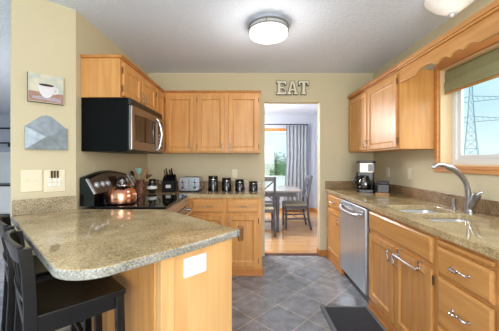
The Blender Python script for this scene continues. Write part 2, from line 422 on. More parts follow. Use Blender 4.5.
PULL = ['nickel', .0032]
def add_door(t, x0, x1, z0, z1, pull=None, hinge=None, pz=None, name='door'):
    bm = BM(); panel_door(bm, x0, x1, z0, z1)
    d = obj(name, bm, 'oak_vertical', t, .0035)
    if pull:
        px = x1-.026 if pull == 'r' else x0+.026
        pz = pz if pz is not None else z1-.13
        obj('handle', wave_pull((px, -.0202, pz), (px, -.0202, pz+.08), (0, -1, 0), PULL[1]), PULL[0], d, 0, True)
    if hinge:
        hx = x0-.004 if hinge == 'l' else x1+.004
        for hz in (z0+.06, z1-.06):
            bm = BM(); tube(bm, [(hx, -.011, hz-.024), (hx, -.011, hz+.024)], .0045, 8); tube(bm, [(hx, -.011, hz-.03), (hx, -.011, hz-.024)], [.0015, .004], 8); tube(bm, [(hx, -.011, hz+.024), (hx, -.011, hz+.03)], [.004, .0015], 8)
            obj('hinge', bm, 'bronze', d, 0, True)
    return d
def add_drawer(t, x0, x1, z0, z1, pulls=1, name='drawer'):
    bm = BM(); g = .012
    box(bm, x0, x1, -.012, -.0008, z0, z1)
    a = [(x0, z0), (x1, z0), (x1, z1), (x0, z1)]; b = [(x0+g, z0+g), (x1-g, z0+g), (x1-g, z1-g), (x0+g, z1-g)]
    va = [bm.verts.new((p[0], -.0121, p[1])) for p in a]; vb = [bm.verts.new((p[0], -.020, p[1])) for p in b]
    for i in range(4): bm.faces.new([va[i], va[(i+1) % 4], vb[(i+1) % 4], vb[i]])
    bm.faces.new(vb); bm.faces.new(va[::-1])
    d = obj(name, bm, 'oak_horizontal', t)
    if pulls:
        cx, cz = (x0+x1)/2, (z0+z1)/2
        obj('handle', wave_pull((cx-.05, -.0205, cz), (cx+.05, -.0205, cz), (0, -1, 0), PULL[1]), PULL[0], d, 0, True)
    return d
def base_body(t, wd, dp, z1=.858):
    bm = BM(); box(bm, 0, wd, 0, dp, .0, z1)
    obj('body', bm, 'oak_vertical', t, .002)
    bm = BM(); box(bm, .0, wd, -.012, -.0005, .001, .075); box(bm, 0, wd, -.02, -.0121, .001, .022)
    obj('base_trim', bm, 'oak_trim', t, .004)
ZD0, ZD1, ZW0, ZW1 = .105, .665, .70, .835    # door and drawer heights of base units

# back base cabinet
t = thing('base_cabinet', 'oak base cabinet under the row of black canisters, two drawers above two doors', 'cabinet', (-.70, 2.90, 0))
base_body(t, .848, .585)
for x0, x1, pl, hg in ((.08, .418, 'r', 'l'), (.463, .805, 'l', 'r')):
    add_drawer(t, x0, x1, ZW0, ZW1); add_door(t, x0, x1, ZD0, ZD1, pl, hg)
bm = B(.8485, .858, -.012, .585, .001, .075); obj('side_trim', bm, 'oak_trim', t, .003)
# corner unit under the counter behind the range
t = thing('corner_cabinet', 'plain oak corner base unit beyond the range, under the utensil crock', 'cabinet', (XL+.001, 2.812, 0))
obj('body', B(0, .64, 0, .675, 0, .858), 'oak_vertical', t, .002)
# right-hand run, x local grows towards the camera
PULL[:] = ['chrome', .0042]
XF = 1.05; RR = -PI/2
Y1, Y2, Y3, Y4 = 2.915, 2.270, 1.448, 1.095
t = thing('base_cabinet', 'narrow oak base cabinet between the doorway wall and the dishwasher, drawer over door', 'cabinet', (XF, YB-.002, 0), RR)
wd = YB-.002-Y1-.001; base_body(t, wd, .605)
add_drawer(t, .06, wd-.03, ZW0, ZW1); add_door(t, .06, wd-.03, ZD0, ZD1, 'r', 'l')
t = thing('sink_cabinet', 'wide oak sink base cabinet with two doors and a towel bar over one door', 'cabinet', (XF, Y2-.001, 0), RR)
wd = Y2-Y3-.003; 
bm = BM(); box(bm, 0, wd, 0, .018, 0, .858); box(bm, 0, .018, .018, .605, 0, .858); box(bm, wd-.018, wd, .018, .605, 0, .858); box(bm, .018, wd-.018, .59, .605, 0, .858); box(bm, .018, wd-.018, .018, .59, .08, .1)
obj('body', bm, 'oak_vertical', t, .002)
bm = BM(); box(bm, .0, wd, -.012, -.0005, .001, .075); box(bm, 0, wd, -.02, -.0121, .001, .022); obj('base_trim', bm, 'oak_trim', t, .004)
add_drawer(t, .02, wd-.03, ZW0-.01, ZW1, 0, 'false_drawer_front')
add_door(t, .02, .395, ZD0, ZD1-.01, 'r', None, .54); rd = add_door(t, .417, wd-.03, ZD0, ZD1-.01, 'l', 'r', .54)
bm = BM(); tube(bm, [(.45, -.048, .615), (.70, -.048, .615)], .0075, 10)
for x in (.465, .685):
    box(bm, x-.012, x+.012, -.050, -.0215, .606, .624); box(bm, x-.012, x+.012, -.0235, -.0205, .606, .659); box(bm, x-.012, x+.012, -.0235, -.001, .6555, .659)
obj('towel_bar', bm, 'chrome', rd, .001)['label'] = 'chrome over-the-door towel bar'
t = thing('drawer_cabinet', 'oak base cabinet with a stack of three drawers right of the sink cabinet', 'cabinet', (XF, Y3-.001, 0), RR)
wd = Y3-Y4-.003; base_body(t, wd, .605)
for z0, z1 in ((.655, .800), (.385, .635), (.105, .365)): add_drawer(t, .012, wd-.012, z0, z1)
obj('pull_out_board', B(.012, wd-.012, -.016, -.0008, .818, .838), 'oak_horizontal', t, .003)
t = thing('base_cabinet', 'oak base cabinet nearest the camera at the right edge of the picture', 'cabinet', (XF, Y4-.001, 0), RR)
base_body(t, .60, .605); add_drawer(t, .02, .58, ZW0, ZW1); add_door(t, .02, .295, ZD0, ZD1, 'r', 'l'); add_door(t, .305, .58, ZD0, ZD1, 'l', 'r')

PULL[:] = ['nickel', .0032]
# peninsula, in a frame turned 45 degrees: x = u, y = w
PEN = PI/4
t = thing('peninsula_cabinet', 'oak peninsula base with plain end panel carrying a white outlet plate', 'cabinet', (0, 0, 0), PEN)
bm = BM(); prism(bm, [(.53, 1.07), (.935, 1.07), (.935, 1.925), (.535, 2.325)], 0, .853); obj('body', bm, 'oak_vertical', t, .002)
obj('end_panel', B(.5905, .930, 1.056, 1.0695, 0.001, .853), 'oak_lit', t, .002)
bm = BM(); box(bm, .523, .590, 1.050, 1.0695, .001, .853); box(bm, .523, .5295, 1.0695, 1.10, .001, .853); obj('corner_post', bm, 'oak_lit', t, .004)
obj('back_panel', B(.518, .5295, 1.10, 2.25, .001, .853), 'oak_vertical', t, .002)
o = thing('outlet_plate', 'white double outlet plate on the oak end panel of the peninsula', 'outlet', (-.009, -.009, .056), PEN)
bm = BM(); prism(bm, rrect(.648, .772, .675, .765, .006), 1.0495, 1.0555, 'y'); obj('plate', bm, 'white_plastic', o, .002)
for cx in (.686, .734):
    bm = BM(); prism(bm, rrect(cx-.0165, cx+.0165, .689, .751, .012), 1.0475, 1.0496, 'y'); obj('socket', bm, 'white_plastic', o, .0015)
    bm = BM()
    for zz in (.706, .734):
        box(bm, cx-.008, cx-.0055, 1.0470, 1.0476, zz-.005, zz+.005); box(bm, cx+.0055, cx+.008, 1.0470, 1.0476, zz-.005, zz+.005)
    obj('slots', bm, 'slot_grey', o)

# wall cabinets
ZU0, ZU1 = 1.365, 2.092
def upper(t, wd, dp, z0, doors, z1=ZU1, ex=.0):
    obj('body', B(0, wd, 0, dp, z0, z1), 'oak_vertical', t, .002)
    for x0, x1, pl, hg in doors: add_door(t, x0, x1, z0+.015, z1-.03, pl, hg, z0+.04)
def crown(t, x0, x1, z=ZU1, ends=()):
    bm = BM(); box(bm, x0, x1, -.012, .02, z+.0005, z+.014); box(bm, x0, x1, -.020, .02, z+.0141, z+.024)
    for e, dp in ends:
        s = -1 if e == 'l' else 1; xe = x0 if e == 'l' else x1
        a, b = sorted((xe, xe-s*.02)); box(bm, a, b, .0201, dp, z+.0005, z+.024)
    obj('crown_molding', bm, 'oak_trim', t, .003)
t = thing('wall_cabinet', 'long oak wall cabinet with three doors on the back wall, above the canisters', 'cabinet', (-1.03, 3.17, 0))
upper(t, 1.172, .318, ZU0, ((.030, .370, 'r', 'l'), (.412, .742, 'r', 'l'), (.79, 1.148, 'l', 'r')))
crown(t, .0, 1.18, ends=(('r', .318),))
t = thing('wall_cabinet', 'short oak wall cabinet with two doors directly above the microwave', 'cabinet', (-1.03, 2.098, 0), PI/2)
upper(t, .778, .313, 1.778, ((.028, .378, 'r', 'l'), (.401, .758, 'l', 'r')))
crown(t, -.012, .778, ends=(('l', .313),))
t = thing('wall_cabinet', 'tall oak wall cabinet with one narrow door in the corner past the microwave', 'cabinet', (-1.03, 2.878, 0), PI/2)
upper(t, .290, .313, ZU0, ((.02, .262, 'r', 'l'),)); crown(t, 0, .290)
obj('corner_fill', B(.2905, .608, .022, .313, ZU0, ZU1), 'oak_vertical', t)
t = thing('wall_cabinet', 'oak wall cabinet with two doors on the right wall above the coffee maker', 'cabinet', (1.34, YB-.002, 0), RR)
upper(t, 1.168, .318, 1.375, ((.03, .55, 'r', 'l'), (.575, 1.135, 'l', 'r')), 2.075); crown(t, 0, 1.168, 2.075)
bm = BM(); box(bm, -0.0, 1.17, -.028, -.0205, 2.0895, 2.125); box(bm, 0, 1.17, -.020, .018, 2.1, 2.125); obj('cornice', bm, 'oak_trim', t, .004)

# scalloped valance over the sink window, with its cornice
t = thing('window_valance', 'scalloped oak valance board spanning over the sink window', 'valance', (1.34, 2.3185, 0), RR)
pts = [(0, 2.075)]
n_ = 60; Lv = 1.75
def vz(s):
    s = min(s, Lv-s)
    if s < .22 or s > .78: return 1.958
    for c, h, k in ((.33, .11, .040), (.50, .06, .030), (.62, .06, .030), (.73, .05, .024)):
        if abs(s-c) < h: return 1.955+k*(1-((s-c)/h)**2)**.6
    return 1.955
bot = [(Lv*i/140, vz(Lv*i/140)) for i in range(141)]
bm = BM(); prism(bm, [(0, 2.075)]+bot+[(Lv, 2.075)], .0, .02, 'y'); obj('board', bm, 'oak_horizontal', t, .002)
bm = BM(); box(bm, 0, Lv, -.020, .02, 2.0755, 2.089); box(bm, 0, Lv, -.028, .02, 2.0895, 2.125); obj('cornice', bm, 'oak_horizontal', t, .004)
# roman shade behind it
t = thing('roman_shade', 'olive fabric shade rolled up at the top of the sink window', 'shade', (XR+.045, (WY0+WY1)/2, 2.042))
def sw(bm, y0, y1):
    prof = [(0, 0), (-.012, -.02), (-.016, -.06), (-.010, -.085), (-.020, -.10), (-.024, -.14), (-.016, -.165), (-.020, -.185), (-.014, -.19), (-.002, -.19), (-.002, 0)]
    prism(bm, [(p[0], p[1]) for p in prof], y0, y1, 'y')
bm = BM(); sw(bm, -.69, .69); obj('fabric', bm, 'shade_cloth', t, 0)
obj('bottom_rail', B(-.020, -.003, -.69, .69, -.205, -.1905), 'oak_trim_long', t, .002)

# ------------------------------------------------------------------ worktops
ZT0, ZT1 = .8585, .90
EDGE = .006
# peninsula top in u,w
pts = []
R1 = .16
def arc(cx, cy, r, a0, a1, n=10): return [(cx+r*math.cos(math.radians(a0+(a1-a0)*i/n)), cy+r*math.sin(math.radians(a0+(a1-a0)*i/n))) for i in range(n+1)]
pts += [(.115, 2.392)]+[(.148, 1.47)]
pts += arc(.162+R1, 1.008+R1-.005, R1, 180, 262, 10)
pts += [(.60, 1.010), (.92, 1.037)] + arc(.945, 1.067, .03, -80, 0, 5)
pts += [(.975, 1.893), (.497, 2.372), (.4905, 2.392)]
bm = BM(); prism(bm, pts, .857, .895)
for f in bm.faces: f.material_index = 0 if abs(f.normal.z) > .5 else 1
tag(obj('countertop', bm, ['granite', 'granite_edge_cool_light'], None, .008, False, (0, 0, 0), PEN), 'speckled beige granite peninsula top with a rounded corner over the stools', 'countertop')
# rounded clear corner guard at the tip of the top
t = thing('corner_guard', 'small clear grey corner guard on the pointed tip of the peninsula top', 'guard', (0, 0, 0), PEN)
bm = BM(); prism(bm, arc(.958, 1.050, .040, -110, 20, 8)+[(.9775, 1.06), (.9765, 1.058)]+arc(.947, 1.065, .0315, 0, -80, 6)[0:], .842, .909); obj('guard', bm, 'chrome', t)
bm = BM(); prism(bm, [(-1.345+.002, 2.803), (-.645, 2.803), (-.645, 2.872), (.178, 2.872), (.178, YB-.001), (-1.343, YB-.001)], ZT0, ZT1)
tag(obj('countertop', bm, 'granite', None, .006), 'granite top on the back wall under the toaster and the canisters', 'countertop')
SA, SB = (1.125, 1.50, 1.86, 2.18), (1.13, 1.50, 1.59, 1.835)
bm = BM(); prism(bm, [(1.02, .49), (XR-.001, .49), (XR-.001, YB-.001), (1.02, YB-.001)], ZT0, ZT1, 'z',
   [rrect(*SA, .06, 5), rrect(*SB, .06, 5)])
tag(obj('countertop', bm, 'granite', None, .006), 'long granite top on the right with the double sink cut into it', 'countertop')
# backsplashes
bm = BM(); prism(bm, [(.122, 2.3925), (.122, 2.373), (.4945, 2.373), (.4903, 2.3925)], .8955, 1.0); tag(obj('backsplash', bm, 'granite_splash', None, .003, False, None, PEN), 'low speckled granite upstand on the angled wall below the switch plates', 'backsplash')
bm = BM(); box(bm, XL+.022, .178, YB-.021, YB-.0005, ZT1+.0005, ZT1+.1); box(bm, XL+.0005, XL+.021, 2.815, YB-.0005, ZT1+.0005, ZT1+.1)
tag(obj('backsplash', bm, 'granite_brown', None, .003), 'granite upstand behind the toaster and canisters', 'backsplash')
bm = BM(); box(bm, XR-.021, XR-.0005, .49, YB-.0005, ZT1+.0005, ZT1+.1); box(bm, 1.02, XR-.0215, YB-.021, YB-.0005, ZT1+.0005, ZT1+.1)
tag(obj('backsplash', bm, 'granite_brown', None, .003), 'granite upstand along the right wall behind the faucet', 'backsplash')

# sink: two bowls hung under the cut-outs
def bowl(bm, r4, depth=.17):
    x0, x1, y0, y1 = r4; g = .012
    rings = []
    for d, z in ((-g, .8575), (-.002, .8575), (0.002, .84), (.006, .857-depth+.03), (.03, .857-depth)):
        lp = rrect(x0+d, x1-d, y0+d, y1-d, max(.03, .06-d*.6), 5); rings.append([bm.verts.new((p[0], p[1], z)) for p in lp])
    for a, b in zip(rings, rings[1:]):
        n = len(a)
        for i in range(n): bm.faces.new([a[i], a[(i+1) % n], b[(i+1) % n], b[i]])
    bm.faces.new(rings[-1])
t = thing('sink', 'stainless double bowl sink set under the granite below the window', 'sink', (1.33, 1.84, .69))
for r4 in (SA, SB):
    bm = BM(); bowl(bm, r4); bmesh.ops.translate(bm, verts=bm.verts, vec=(-1.33, -1.84, -.69)); o = obj('bowl', bm, 'sink_steel', t, 0, True)
    so = o.modifiers.new('solid', 'SOLIDIFY'); so.thickness = .0015; so.offset = -1
    cx, cy = (r4[0]+r4[1])/2-1.33, (r4[2]+r4[3])/2-1.84
    bm = BM(); lathe(bm, [(0, -.0005), (.02, .000), (.038, .0015), (.045, .0005), (.045, -.001)], 20, (cx, cy, .0)); obj('drain', bm, 'chrome', o, 0, True)

# faucet
t = thing('faucet', 'brushed steel pull-out faucet arching over the sink below the window', 'faucet', (1.565, 1.86, ZT1+.0008))
bm = BM(); lathe(bm, [(0, 0), (.034, 0), (.034, .006), (.028, .012), (.026, .05), (.024, .085), (0, .09)], 20); obj('base', bm, 'faucet_steel', t, 0, True)
bm = BM(); pth = smoothpath([(0, .0, .03), (-.004, .0, .11), (-.018, -.005, .185), (-.052, -.012, .245), (-.11, -.02, .295), (-.17, -.03, .325), (-.228, -.035, .340), (-.262, -.04, .338)], 6)
n = len(pth); tube(bm, pth, [.022-.007*math.sin(PI*min(1, i/(n*.7)))*.7 if i < n*.7 else .016 for i in range(n)], 14); obj('spout', bm, 'faucet_steel', t, 0, True)
bm = BM(); tube(bm, smoothpath([(-.258, -.04, .338), (-.275, -.042, .332), (-.284, -.043, .316)], 4), [.0165]*9, 14); obj('spray_head', bm, 'steel', t, 0, True)
bm = BM(); tube(bm, [(.0, -.0, .02), (.0, -.03, .075), (.002, -.052, .115), (.003, -.064, .138)], [.023, .0245, .026, .024], 16); obj('handle_body', bm, 'faucet_steel', t, 0, True)
bm = BM(); tube(bm, smoothpath([(.0, -.058, .132), (.018, -.07, .15), (.034, -.078, .154)], 4), [.009]*8+[.006], 10); obj('lever', bm, 'steel', t, 0, True)
t = thing('soap_dispenser', 'small steel soap pump beside the faucet', 'soap dispenser', (1.575, 2.01, ZT1+.0008))
bm = BM(); lathe(bm, [(0, 0), (.02, 0), (.02, .006), (.013, .012), (.011, .055), (.014, .06), (.014, .078), (0, .082)], 16); obj('pump', bm, 'faucet_steel', t, 0, True)
bm = BM(); tube(bm, smoothpath([(0, 0, .072), (-.03, 0, .082), (-.065, 0, .088), (-.075, 0, .08)], 4), .0055, 8); obj('nozzle', bm, 'faucet_steel', t, 0, True)

# ------------------------------------------------------------------ dishwasher
t = thing('dishwasher', 'stainless steel dishwasher with bowed handle between the oak cabinets', 'dishwasher', (XF, Y1-.003, 0), RR)
wd = Y1-Y2-.008
obj('body', B(0, wd, .002, .60, .06, .856), 'dark_grey', t, .002)
obj('door', B(.004, wd-.004, -.034, .0015, .095, .850), 'washer_steel', t, .008)
obj('control_edge', B(.004, wd-.004, -.030, .0015, .8505, .8565), 'black_plastic', t)
obj('kick_plate', B(.004, wd-.004, .012, .02, .001, .09), 'black_plastic', t, .001)
bm = BM(); pts = smoothpath([(.05, -.034, .79), (.07, -.058, .785), (.17, -.078, .772), (wd/2, -.084, .768), (wd-.17, -.078, .772), (wd-.07, -.058, .785), (wd-.05, -.034, .79)], 5); tube(bm, pts, .013, 10, True, .8); obj('handle', bm, 'chrome', t, 0, True)
bm = BM(); prism(bm, [(.04, .812), (wd-.04, .812), (wd-.06, .752), (wd/2, .730), (.06, .752)], -.0365, -.0345, 'y'); obj('handle_recess', bm, 'steel', t)
obj('badge', B(wd/2-.03, wd/2+.03, -.0352, -.0345, .826, .834), 'dark_grey', t)

# ------------------------------------------------------------------ range
t = thing('range', 'black and stainless electric range with a knobbed backguard between the worktops', 'range', (-.665, 2.058, 0), PI/2)
W = .741; D = .672
obj('body', B(0, W, 0, D, .0, .885), 'black_paint', t, .003)
obj('drawer', B(.005, W-.005, -.022, -.0005, .06, .215), 'steel', t, .004)
dr = obj('oven_door', B(.005, W-.005, -.035, -.0005, .225, .80), 'steel', t, .006)
obj('oven_window', B(.12, W-.12, -.0365, -.0352, .34, .62), 'black_glass', dr)
bm = BM(); tube(bm, smoothpath([(.04, -.035, .752), (.05, -.07, .757), (.12, -.086, .760), (W-.12, -.086, .760), (W-.05, -.07, .757), (W-.04, -.035, .752)], 5), .012, 10); obj('handle', bm, 'chrome', dr, 0, True)
bm = BM(); prism(bm, [(-.03, .81), (-.0005, .81), (-.0005, .884), (-.012, .884)], .002, W-.002, 'x'); obj('front_panel', bm, 'steel', t, .002)
bm = BM(); prism(bm, rrect(.0, W, -.012, D-.116, .012), .8855, .908); obj('cooktop', bm, 'black_glass', t, .004)
for k, (cx, cy, r) in enumerate(((.2, .13, .1), (.55, .13, .085), (.2, .38, .085), (.55, .38, .1))):
    bm = BM(); lathe(bm, [(r-.003, 0.0003), (r-.003, .0009), (r, .0009), (r, .0003)], 32, (cx, cy, .908)); obj('burner_ring', bm, 'dark_grey', t)
# backguard: sloped face, arched top
bm = BM(); n = 16; ya, yb = D-.115, D-.002
fr = []
for i in range(n+1):
    x = .012+(W-.012)*i/n; zt = 1.135+.045*math.sin(PI*i/n); ft = (zt-.012-1.0)/.14
    fr.append([bm.verts.new((x, ya, .909)), bm.verts.new((x, ya, 1.0)), bm.verts.new((x, ya+ft*.080, zt-.012)), bm.verts.new((x, ya+ft*.080+.02, zt)), bm.verts.new((x, yb, zt)), bm.verts.new((x, yb, .909))])
for a, b in zip(fr, fr[1:]):
    for k in range(6): bm.faces.new([a[k], a[(k+1) % 6], b[(k+1) % 6], b[k]])
bm.faces.new(fr[0]); bm.faces.new(fr[-1]); obj('backguard', bm, 'black_paint', t, .002)
sl = math.atan2(.08, .14)
def on_face(x, z, off):
    f = (z-1.0)/.14; return Vector((x, ya+f*.080-off*math.cos(sl), z+off*math.sin(sl)))
# steel face plate
bm = BM(); lo = []; hi = []
for off, L in ((.001, lo), (.004, hi)):
    for i in range(n+1):
        x = .042+(W-.084)*i/n; zt = 1.115+.042*math.sin(PI*i/n); L.append((bm.verts.new(on_face(x, 1.003, off)), bm.verts.new(on_face(x, zt, off))))
for L in (lo, hi):
    for a, b in zip(L, L[1:]): bm.faces.new([a[0], b[0], b[1], a[1]])
for a, b in zip(lo, lo[1:]): pass
for i in range(n):
    bm.faces.new([lo[i][1], lo[i+1][1], hi[i+1][1], hi[i][1]]); bm.faces.new([lo[i][0], lo[i+1][0], hi[i+1][0], hi[i][0]])
for i in (0, n): bm.faces.new([lo[i][0], lo[i][1], hi[i][1], hi[i][0]])
obj('control_panel', bm, 'panel_steel', t)
for x0 in (.0, W-.042):
    bm = BM(); v = []
    for off in (.001, .008):
        for x in (x0+.012, x0+.042):
            v.append(bm.verts.new(on_face(x, 1.003, off))); v.append(bm.verts.new(on_face(x, 1.122, off)))
    for f in ((0, 1, 3, 2), (4, 5, 7, 6), (0, 1, 5, 4), (2, 3, 7, 6), (1, 3, 7, 5), (0, 2, 6, 4)): bm.faces.new([v[i] for i in f])
    obj('end_trim', bm, 'steel_soft', t, .001)
for x in (.105, .195, .275, .53, .62):
    p = on_face(x, 1.066, .004); q = on_face(x, 1.066, .024); q2 = on_face(x, 1.066, .010)
    bm = BM(); tube(bm, [p, q2], .026, 16); tube(bm, [q2, q], [.021, .017], 16); obj('knob', bm, 'steel_soft', t, 0, True)
bm = BM(); v = []
for off in (.0045, .006):
    for x in (.33, .47): v += [bm.verts.new(on_face(x, 1.03, off)), bm.verts.new(on_face(x, 1.12, off))]
for f in ((0, 1, 3, 2), (4, 5, 7, 6), (0, 1, 5, 4), (2, 3, 7, 6), (1, 3, 7, 5), (0, 2, 6, 4)): bm.faces.new([v[i] for i in f])
obj('display', bm, 'black_glass', t)

# kettle
t = thing('kettle', 'shiny copper kettle with a dark handle standing on the range', 'kettle', (-1.083, 2.24, .9098), 1.9)
bm = BM(); lathe(bm, [(0, 0), (.104, 0), (.116, .008), (.120, .035), (.118, .075), (.106, .108), (.076, .136), (.045, .146), (0, .146)], 32); obj('body', bm, 'copper', t, 0, True)
bm = BM(); lathe(bm, [(.044, .146), (.040, .154), (.02, .162), (0, .164)], 24); lathe(bm, [(0, .162), (.008, .164), (.014, .174), (.010, .184), (0, .187)], 14); obj('lid', bm, 'chrome', t, 0, True)
bm = BM(); tube(bm, smoothpath([(.08, -.03, .085), (.115, -.045, .115), (.14, -.055, .145)], 4), [.024, .022, .02, .018, .016, .015, .014, .013, .012], 12); obj('spout', bm, 'copper', t, 0, True)
bm = BM(); tube(bm, smoothpath([(-.075, .025, .118), (-.085, .03, .165), (-.045, .016, .205), (.0, .0, .214), (.045, -.016, .205), (.078, -.028, .165), (.07, -.025, .12)], 5), .006, 8); obj('bail', bm, 'black_plastic', t, 0, True)
bm = BM(); tube(bm, smoothpath([(-.05, .018, .203), (0, 0, .215), (.05, -.018, .203)], 5), [.009]+[.0125]*9+[.009], 10); obj('grip', bm, 'black_plastic', t, 0, True)

# microwave over the range
t = thing('microwave', 'stainless and black over-the-range microwave below the short cabinet', 'microwave', (-.965, 2.101, 0), PI/2)
W = .772; mz0, mz1 = 1.345, 1.776
obj('body', B(0, W, 0, .378, mz0, mz1), 'black_matte', t, .004)
bm = BM(); box(bm, 0, W, -.018, -.0005, mz1-.055, mz1-.002)
obj('vent_grille', bm, 'dark_grey', t, .002)
bm = BM()
for i in range(30): x = .02+i*.0245; box(bm, x, x+.012, -.0215, -.0182, mz1-.048, mz1-.010)
obj('vent_slots', bm, 'bronze', t)
d = obj('door', B(.002, .575, -.030, -.0005, mz0+.012, mz1-.058), 'steel_dark', t, .006)
bm = BM(); prism(bm, [(.055, mz0+.085), (.52, mz0+.085), (.52, mz1-.125), (.30, mz1-.112), (.055, mz1-.125)], -.0322, -.0302, 'y'); obj('window', bm, 'black_glass', d, .001)
bm = BM(); tube(bm, smoothpath([(.545, -.030, mz0+.03), (.565, -.055, mz0+.06), (.585, -.072, mz0+.17), (.585, -.072, mz0+.22), (.565, -.055, mz1-.12), (.545, -.030, mz1-.085)], 6), .013, 10); obj('handle', bm, 'chrome', d, 0, True)
cp = obj('control_panel', B(.578, W-.002, -.030, -.0005, mz0+.012, mz1-.058), 'steel_dark', t, .006)
bm = BM(); prism(bm, rrect(.60, .735, mz0+.05, mz1-.09, .03), -.0315, -.0302, 'y'); obj('keypad', bm, 'black_glass', cp)
bm = BM()
for i in range(4):
    for j in range(3): box(bm, .622+j*.034, .644+j*.034, -.0322, -.0316, mz0+.075+i*.035, mz0+.092+i*.035)
obj('buttons', bm, 'label_paper', cp)
obj('bottom_lip', B(0, W, -.02, -.0005, mz0, mz0+.011), 'black_plastic', t, .002)

# ------------------------------------------------------------------ things on the back worktop
Z = ZT1+.0008
for x, r, h, lb in ((-.430, .061, .190, 'tallest glossy black canister, nearest the toaster'), (-.268, .059, .168, 'second tallest black canister, next to the tallest one'),
                    (-.108, .056, .148, 'third black canister in the row, just taller than the last'), (.058, .053, .124, 'shortest black canister, nearest the doorway')):
    t = thing('canister', lb, 'canister', (x, 3.18, Z), 0, 'black canisters on the back counter')
    bm = BM(); lathe(bm, [(0, 0), (r-.004, 0), (r, .004), (r, h*.70), (r-.004, h*.74), (0, h*.74)], 28); obj('jar', bm, 'black_ceramic', t, 0, True)
    bm = BM(); lathe(bm, [(r-.003, h*.742), (r+.0005, h*.75), (r+.0005, h*.775), (r-.003, h*.78)], 28); obj('band', bm, 'chrome', t, 0, True)
    bm = BM(); lathe(bm, [(0, h*.78), (r-.004, h*.78), (r-.003, h*.95), (r-.010, h*.99), (0, h)], 28); obj('lid', bm, 'black_ceramic', t, 0, True)
t = thing('toaster', 'wide brushed steel toaster between the knife block and the canisters', 'toaster', (-.705, 3.20, Z))
bm = BM(); prism(bm, rrect(-.125, .125, .012, .175, .035), -.11, .13, 'y'); obj('housing', bm, 'steel', t, .006)
bm = BM(); prism(bm, rrect(-.115, .115, 0, .0118, .005), -.10, .12, 'y'); obj('foot_plate', bm, 'black_plastic', t)
bm = BM()
for x in (-.07, -.03, .03, .07): box(bm, x-.012, x+.012, -.07, .09, .1753, .177)
obj('slots', bm, 'black_plastic', t)
for x in (-.07, .07):
    bm = BM(); tube(bm, [(x, -.1105, .055), (x, -.124, .055)], [.016, .014], 16); obj('dial', bm, 'dark_grey', t, 0, True)
    obj('lever', B(x-.014, x+.014, -.128, -.1105, .11, .122), 'black_plastic', t, .003)
bm = BM()
for x in (-.07, 0.0, .07): box(bm, x-.003, x+.003, -.1120, -.1102, .075, .155)
obj('lever_tracks', bm, 'dark_grey', t)
t = thing('knife_block', 'black knife block with knives, left of the toaster', 'knife block', (-.955, 3.17, Z), .1)
bm = BM(); prism(bm, [(-.09, 0), (.09, 0), (.09, .12), (.02, .205), (-.075, .135)], -.07, .07, 'x'); obj('block', bm, 'black_matte', t, .004)
bm = BM(); prism(bm, [(-.028, .05), (.028, .05), (.028, .085), (-.028, .085)], -.098, -.0925, 'y')
for v in bm.verts: v.co.y += .0125*(v.co.z-0.0)/.1 - .0005
obj('label_plate', bm, 'label_paper', t)
k = 0
for x, y, L in ((-.042, -.035, .11), (-.015, -.045, .09), (.016, -.038, .115), (.043, -.045, .085), (-.03, .0, .10), (.028, .0, .10)):
    zb = .135+(y+.075)*.737+.001; d = Vector((x*.5, -.48, .88)).normalized(); p = Vector((x, y, zb))
    kn = tag(obj('knife', tube(BM(), [p, p+d*.012, p+d*.02, p+d*L], [.007, .007, .009, .008], 8, True, .7), 'chrome' if k in (0, 4) else 'black_plastic', None, 0, True), '', 'knife', 'knives in the block')
    kn.matrix_world = Matrix.Translation((-.955, 3.17, Z)) @ Matrix.Rotation(.1, 4, 'Z')
    kn['label'] = ['steel handled knife in the front left slot of the block', 'short black knife handle, second from the left in the front row of the block', 'longest black knife handle, second from the right in the front row of the block', 'shortest black knife handle in the front right slot of the block', 'steel handled knife in the back left slot of the block', 'black knife handle in the back right slot of the block'][k]; k += 1
# utensil crock and what stands in it
cx, cy = -1.235, 2.97
t = tag(obj('utensil_crock', lathe(BM(), [(0, 0), (.050, 0), (.055, .006), (.055, .150), (.058, .155), (.052, .157), (.049, .150), (.049, .008), (0, .006)], 28), 'copper_light', None, 0, True, (cx, cy, Z)), 'pinkish ribbed metal crock full of utensils beyond the kettle', 'crock')
def utensil(name, label, cat, m, foot, top, kind, hm=None):
    f, p = Vector(foot), Vector(top); d = (p-f).normalized()
    t = thing(name, label, cat, (cx, cy, Z), 0, 'utensils in the crock')
    L = (p-f).length
    obj('handle', tube(BM(), [f, f+d*L*.75], .0045, 8), hm or m, t, 0, True)
    q = f+d*L*.7501; s = Vector((1, .1, 0)).normalized(); bm = BM()
    if kind == 'flat':
        e = p; nrm = d.cross(s).normalized()*.003
        loop = [q-s*.008, q-s*.022+d*.02, e-s*.034-d*.01, e-s*.026, e+s*.026, e+s*.034-d*.01, q+s*.022+d*.02, q+s*.008]
        lo = [bm.verts.new(v-nrm) for v in loop]; hi = [bm.verts.new(v+nrm) for v in loop]
        bm.faces.new(lo); bm.faces.new(hi)
        for i in range(8): bm.faces.new([lo[i], lo[(i+1) % 8], hi[(i+1) % 8], hi[i]])
    else:
        h = L*.25; tube(bm, [q, q+d*h*.15, q+d*h*.4, q+d*h*.7, q+d*h*.92, q+d*h], [.006, .022, .035, .035, .022, .005], 14, True, .4)
    obj('head', bm, m, t, .001, True)
utensil('spatula', 'pale teal spatula sticking out of the crock', 'spatula', 'teal_silicone', (.005, .01, .012), (-.01, -.01, .285), 'flat')
utensil('wooden_spoon', 'light wooden spoon leaning right in the crock', 'spoon', 'wood_light', (-.02, 0, .012), (.085, .01, .27), 'spoon')
utensil('spatula', 'brown wooden turner leaning farthest right in the crock', 'spatula', 'wood_dark', (-.03, .005, .012), (.115, .0, .215), 'flat', 'wood_light')
utensil('ladle', 'black ladle leaning left over the rim of the crock', 'ladle', 'black_plastic', (.02, 0, .012), (-.095, .0, .255), 'spoon')
